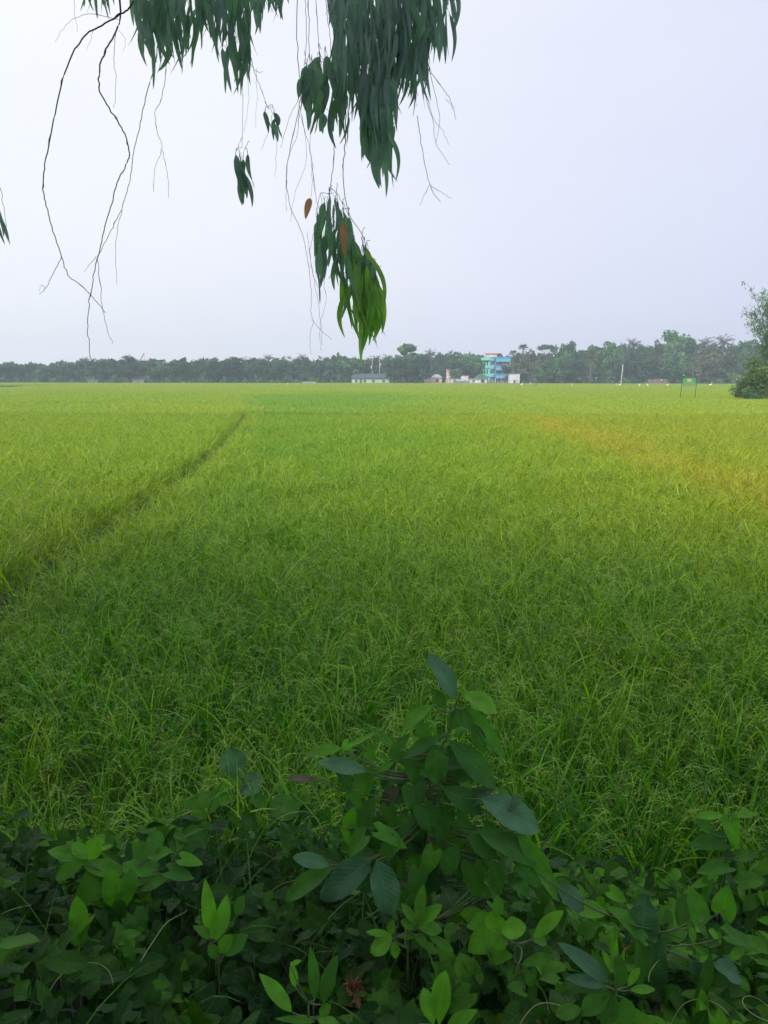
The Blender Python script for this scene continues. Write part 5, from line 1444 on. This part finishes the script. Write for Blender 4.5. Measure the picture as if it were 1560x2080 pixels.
def shed(px, top, w_, Y, name, label, cat, wall, roof, rz=0):
    p = at(px, 776, Y); h = at(px, top, Y).z
    r = empty(name, (p.x, Y, 0), rz); tag(r, label, cat)
    boxo('wall', wall, r, (-w_ / 2, w_ / 2, 0, 3, 0, h - .25)); b = MB()
    b.add([(-w_ / 2 - .3, -.4, h - .1), (w_ / 2 + .3, -.4, h - .1), (w_ / 2 + .3, 3.3, h - .35), (-w_ / 2 - .3, 3.3, h - .35),
           (-w_ / 2 - .3, -.4, h - .02), (w_ / 2 + .3, -.4, h - .02), (w_ / 2 + .3, 3.3, h - .24), (-w_ / 2 - .3, 3.3, h - .24)],
          [(0, 3, 2, 1), (4, 5, 6, 7), (0, 1, 5, 4), (1, 2, 6, 5), (2, 3, 7, 6), (3, 0, 4, 7)])
    b.build('roof', M[roof], r, sm=False)
    boxo('door', 'brownwood', r, (-w_ * .1, w_ * .1, -.04, -.003, .02, min(1.9, h * .6)))
    return r
r = shed(1045, 758, 3.9, 291, 'shop_kiosk', 'low white kiosk with a pale blue banner on its front, right of the turquoise building', 'kiosk', 'white', 'tin')
bb = boxo('banner', 'banner', r, (.5, 1.75, -.08, -.045, .7, 2.2)); 
shed(189, 772, 3.4, 268, 'shed', 'small shed with pale roof showing at the foot of the left trees', 'shed', 'greywall', 'white')
shed(281, 770, 4.0, 268, 'shed', 'small shed with grey roof among bushes below the crane boom', 'shed', 'greywall', 'tin')
shed(1084, 757, 3.4, 300, 'shed', 'pale green roofed shed among bushes right of the kiosk', 'shed', 'greywall', 'mint')
shed(944, 762, 2.8, 296, 'shed', 'pale shed between the unfinished house and the bungalow', 'shed', 'white', 'tin')

def walls():
    Y = 288.5; p = at(945, 776, Y); r = empty('compound_wall', (p.x, Y, 0), R(1)); tag(r, 'low grey compound wall between the pink house and the bungalow', 'wall')
    boxo('wall', 'greywall', r, (-4.6, 1.6, 0, .2, 0, 1.5)); boxo('coping', 'concrete', r, (-4.65, 1.65, -.05, .25, 1.502, 1.6))
    for x in (-4.6, -2.5, -.4, 1.4): boxo('pillar', 'concrete', r, (x, x + .3, -.08, -.003, 0, 1.48))
    Y = 287.5; p = at(1336, 776, Y); r = empty('board_fence', (p.x, Y, 0)); tag(r, 'brownish board fence at the foot of the trees left of the green board', 'fence')
    b = MB()
    for i in range(24): b.box(-3.7 + i * .3, -3.42 + i * .3, 0, .04, 0, 2.3 + rng.uniform(-.15, .1))
    b.build('panel', M['fence'], r, sm=False)
    for i in range(5): boxo('post', 'darkmetal', r, (-3.75 + i * 1.8, -3.63 + i * 1.8, -.11, -.003, 0, 2.5))
    boxo('notice', 'white', r, (1.1, 1.6, -.06, -.003, 1.9, 2.3))
    Y = 262.; p = at(628, 779, Y); r = empty('low_wall', (p.x, Y, 0)); tag(r, 'thin pale low wall at the field edge left of the mint house', 'wall')
    boxo('wall', 'concrete', r, (-2.2, 2.2, 0, .2, 0, 1.15)); boxo('coping', 'white', r, (-2.3, 2.3, -.05, .25, 1.152, 1.25))
walls()

def pole(px, top, Y, lean, name, label, cat, rad=.11, mat='pole', h=None):
    p = at(px, 776, Y); h = h or at(px, top, Y).z
    r = empty(name, (p.x, Y, 0)); tag(r, label, cat)
    b = MB(); b.tube([(0, 0, -.05), (lean * .5, 0, h * .5), (lean, 0, h)], [rad * 1.2, rad, rad * .8], 8); b.build('shaft', M[mat], r)
    return r, h
r, h = pole(1261, 741, 262, .45, 'pole', 'leaning pale pole standing at the edge of the right field', 'pole', .16)
boxo('cross_bolt', 'darkmetal', r, (.2, .6, -.04, .04, h - .5, h - .42))

def transformer():
    Y = 294.; p = at(764, 776, Y); r = empty('transformer_poles', (p.x, Y, 0)); tag(r, 'twin power poles with crossbars and transformer behind the mint house', 'utility pole')
    h1 = at(757, 722, Y).z
    for x, hh in ((-1.45, h1), (1.35, h1 + .9)):
        b = MB(); b.tube([(x, 0, -.05), (x, 0, hh / 2), (x, 0, hh)], [.16, .14, .11], 8); b.build('post', M['pole'], r)
    for z in (h1 - .4, h1 - 2.4, h1 - 3.7): boxo('crossbar', 'darkmetal', r, (-2.6, 1.9, -.22, -.16, z, z + .12))
    for x in (-2.3, -1.0, .2): 
        b = MB(); b.tube([(x, -.19, h1 - .28), (x, -.19, h1 - .1), (x, -.19, h1 + .05)], [.06, .1, .04], 8); b.build('insulator', M['brownwood'], r)
    b = MB(); b.tube([(-1.7, -.6, h1 - 5.2), (-1.7, -.6, h1 - 4.6), (-1.7, -.6, h1 - 3.8)], [.35, .38, .35], 10); b.box(-2.0, -1.4, -.6, -.15, h1 - 4.1, h1 - 4.0); b.build('transformer', M['concrete'], r)
    b = MB(); b.tube([(1.7, -.5, h1 - 4.2), (1.7, -.5, h1 - 3.5), (1.7, -.5, h1 - 2.9)], [.25, .28, .25], 10); b.box(1.4, 1.95, -.5, -.15, h1 - 3.6, h1 - 3.5); b.build('transformer', M['concrete'], r)
transformer()

def flag():
    Y = 287.; px = 797; p = at(px, 776, Y); h = at(px, 737, Y).z
    r = empty('flagpole', (p.x, Y, 0)); tag(r, 'thin bamboo pole flying a limp red flag above banana plants', 'flag')
    b = MB(); b.tube([(0, 0, -.05), (.05, 0, h / 2), (0, 0, h)], [.05, .04, .03], 6); b.build('pole', M['pole'], r)
    b = MB(); nx, nz = 7, 10
    V = [(-(i / nx) * .75 * (1 - .3 * j / nz) - .02, .12 * math.sin(i * 1.7 + j * .4), h - .8 - 2.0 * j / nz - .35 * (i / nx)) for j in range(nz + 1) for i in range(nx + 1)]
    F = [(j * (nx + 1) + i, j * (nx + 1) + i + 1, (j + 1) * (nx + 1) + i + 1, (j + 1) * (nx + 1) + i) for j in range(nz) for i in range(nx)]
    b.add(V, F); b.build('cloth', M['redflag'], r)
flag()

def crane():
    Y = 330.; a = at(262, 772, Y); c = at(293, 717, Y)
    r = empty('crane', (a.x, Y, 0)); tag(r, 'thin slanting crane boom rising behind the left trees', 'crane')
    A = np.array([0, 0, 1.6]); C = np.array([c.x - a.x, 0, c.z])
    d = (C - A) / np.linalg.norm(C - A); s = np.cross(d, (0, 1, 0)); b = MB(); w0 = .22
    for o1 in (-1, 1):
        for o2 in (-1, 1):
            off = s * w0 * o1 + np.array([0, w0 * o2, 0]); b.tube([A + off, (A + C) / 2 + off, C + off * .5], [.06, .05, .045], 5)
    n = 22
    for i in range(n):
        p0 = A + (C - A) * i / n; p1 = A + (C - A) * (i + 1) / n; o = s * w0 * (1 if i % 2 else -1)
        for yy in (-w0, w0): b.tube([p0 + o + [0, yy, 0], (p0 + p1) / 2 + [0, yy, 0], p1 - o + [0, yy, 0]], .03, 4)
    b.build('boom', M['steel'], r)
    boxo('cab', 'steel', r, (-1.4, 1.2, -1.2, 1.2, .9, 2.4)); boxo('track', 'darkmetal', r, (-1.9, 1.9, -1.5, -.8, 0, .88), (-1.9, 1.9, .8, 1.5, 0, .88))
    b = MB(); q = C - np.array([.1, 0, 0]); b.tube([C, q - np.array([0, 0, 1.5]), q - np.array([0, 0, 4])], .03, 4); b.build('hoist_cable', M['darkmetal'], r)
crane()

def sign():
    Y = 84.; a = at(1385, 800, Y); c = at(1412, 800, Y)
    zt = at(1398, 768, Y).z; zb = at(1398, 782, Y).z
    r = empty('field_signboard', ((a.x + c.x) / 2, Y, 0), R(-5)); tag(r, 'green signboard on two thin dark posts standing in the right rice field', 'sign')
    hw = (c.x - a.x) / 2
    boxo('board', 'signgreen', r, (-hw, hw, -.02, .02, zb + .28, zt))
    boxo('lower_board', 'signlow', r, (-hw * .9, hw * .9, -.018, .018, zb - .12, zb + .278))
    boxo('faded_patch', 'signpale', r, (-hw * .35, hw * .3, -.028, -.021, zt - .42, zt - .05))
    boxo('frame', 'darkmetal', r, (-hw - .1, hw + .12, -.03, .03, zt + .002, zt + .05))
    for x, l in ((-hw - .03, -.14), (hw + .05, -.12)):
        b = MB(); b.tube([(x + l, -.05, -.05), (x + l * .4, -.05, zt * .6), (x, -.05, zt + .06)], .032, 6); b.build('post', M['darkmetal'], r)
sign()

# ---------------------------------------------------------------- egrets
def bird(mat, beakm):
    r = empty('egret', (0, 0, 0))
    b = MB()
    P = np.array([(-.38, 0, .40), (-.30, 0, .44), (-.15, 0, .53), (.02, 0, .60), (.13, 0, .64), (.19, 0, .72), (.17, 0, .82), (.14, 0, .92), (.17, 0, 1.01), (.23, 0, 1.05), (.28, 0, 1.045)])
    b.tube(P, [.015, .06, .125, .135, .09, .05, .035, .03, .032, .042, .022], 10); b.build('body', M[mat], r)
    b = MB(); b.tube([(.27, 0, 1.045), (.33, 0, 1.035), (.41, 0, 1.015)], [.018, .012, .003], 6); b.build('beak', M[beakm], r)
    for s in (-.05, .05):
        b = MB(); b.tube([(-.02, s, .50), (-.05, s, .26), (-.01, s, 0)], [.02, .011, .010], 6); b.tube([(-.03, s, .008), (.03, s, .008), (.08, s, .005)], [.008, .009, .004], 5); b.build('leg', M['darkmetal'], r)
    return r
eg = bird('feather', 'beak')
EG = [(1060,205,1.25,'white egret nearest the white kiosk'), (1078,205,1.3,'white egret with raised neck, second to the right of the kiosk'),
      (1162,205,1.05,'small hunched white egret midway between kiosk and leaning pole'), (1253,205,1.05,'small white egret just left of the leaning pole foot'),
      (1260,205,1.3,'white egret directly below the leaning pole'), (1299,205,1.05,'tiny white egret below and left of the board fence'),
      (1315,205,1.1,'white egret below the left end of the board fence'), (1356,205,1.15,'white egret below the right end of the board fence'),
      (1444,205,1.35,'white egret standing alone to the right of the green board'), (585,205,1.05,'lone white egret far out in the left of the middle field')]
for i, (px, Y, s, lab) in enumerate(EG):
    p = at(px, 780, Y + rng.uniform(-.25, .25)); r = move_copy(eg, (p.x, p.y, float(height(p.x, p.y)) - .01), (s, s, s), rng.uniform(0, 6.28), i == 0)
    tag(r, lab, 'egret', 'white egrets on the far field ridge')
cr = bird('black', 'darkmetal'); p = at(1089, 780, 205); cr.name = 'black_bird'; cr.location = (p.x, 205, float(height(p.x, 205)) - .01); cr.scale = (1.0, 1.0, 1.0)
tag(cr, 'black bird standing on the field ridge right of two white egrets', 'bird')

# ---------------------------------------------------------------- haze
def haze():
    b = MB(); b.box(-620, 620, -60, 480, -1.0, 26.0)
    m, t = newmat('haze_air'); o = N(t, 'ShaderNodeOutputMaterial'); v = N(t, 'ShaderNodeVolumePrincipled')
    v.inputs['Color'].default_value = (0.72, 0.84, 1.0, 1); v.inputs['Density'].default_value = 0.00085; v.inputs['Anisotropy'].default_value = 0.2
    t.links.new(v.outputs[0], o.inputs['Volume'])
    ob = b.build('haze', m, sm=False); tag(ob, kind='stuff', label='pale blue evening haze over the fields', cat='haze')
haze()
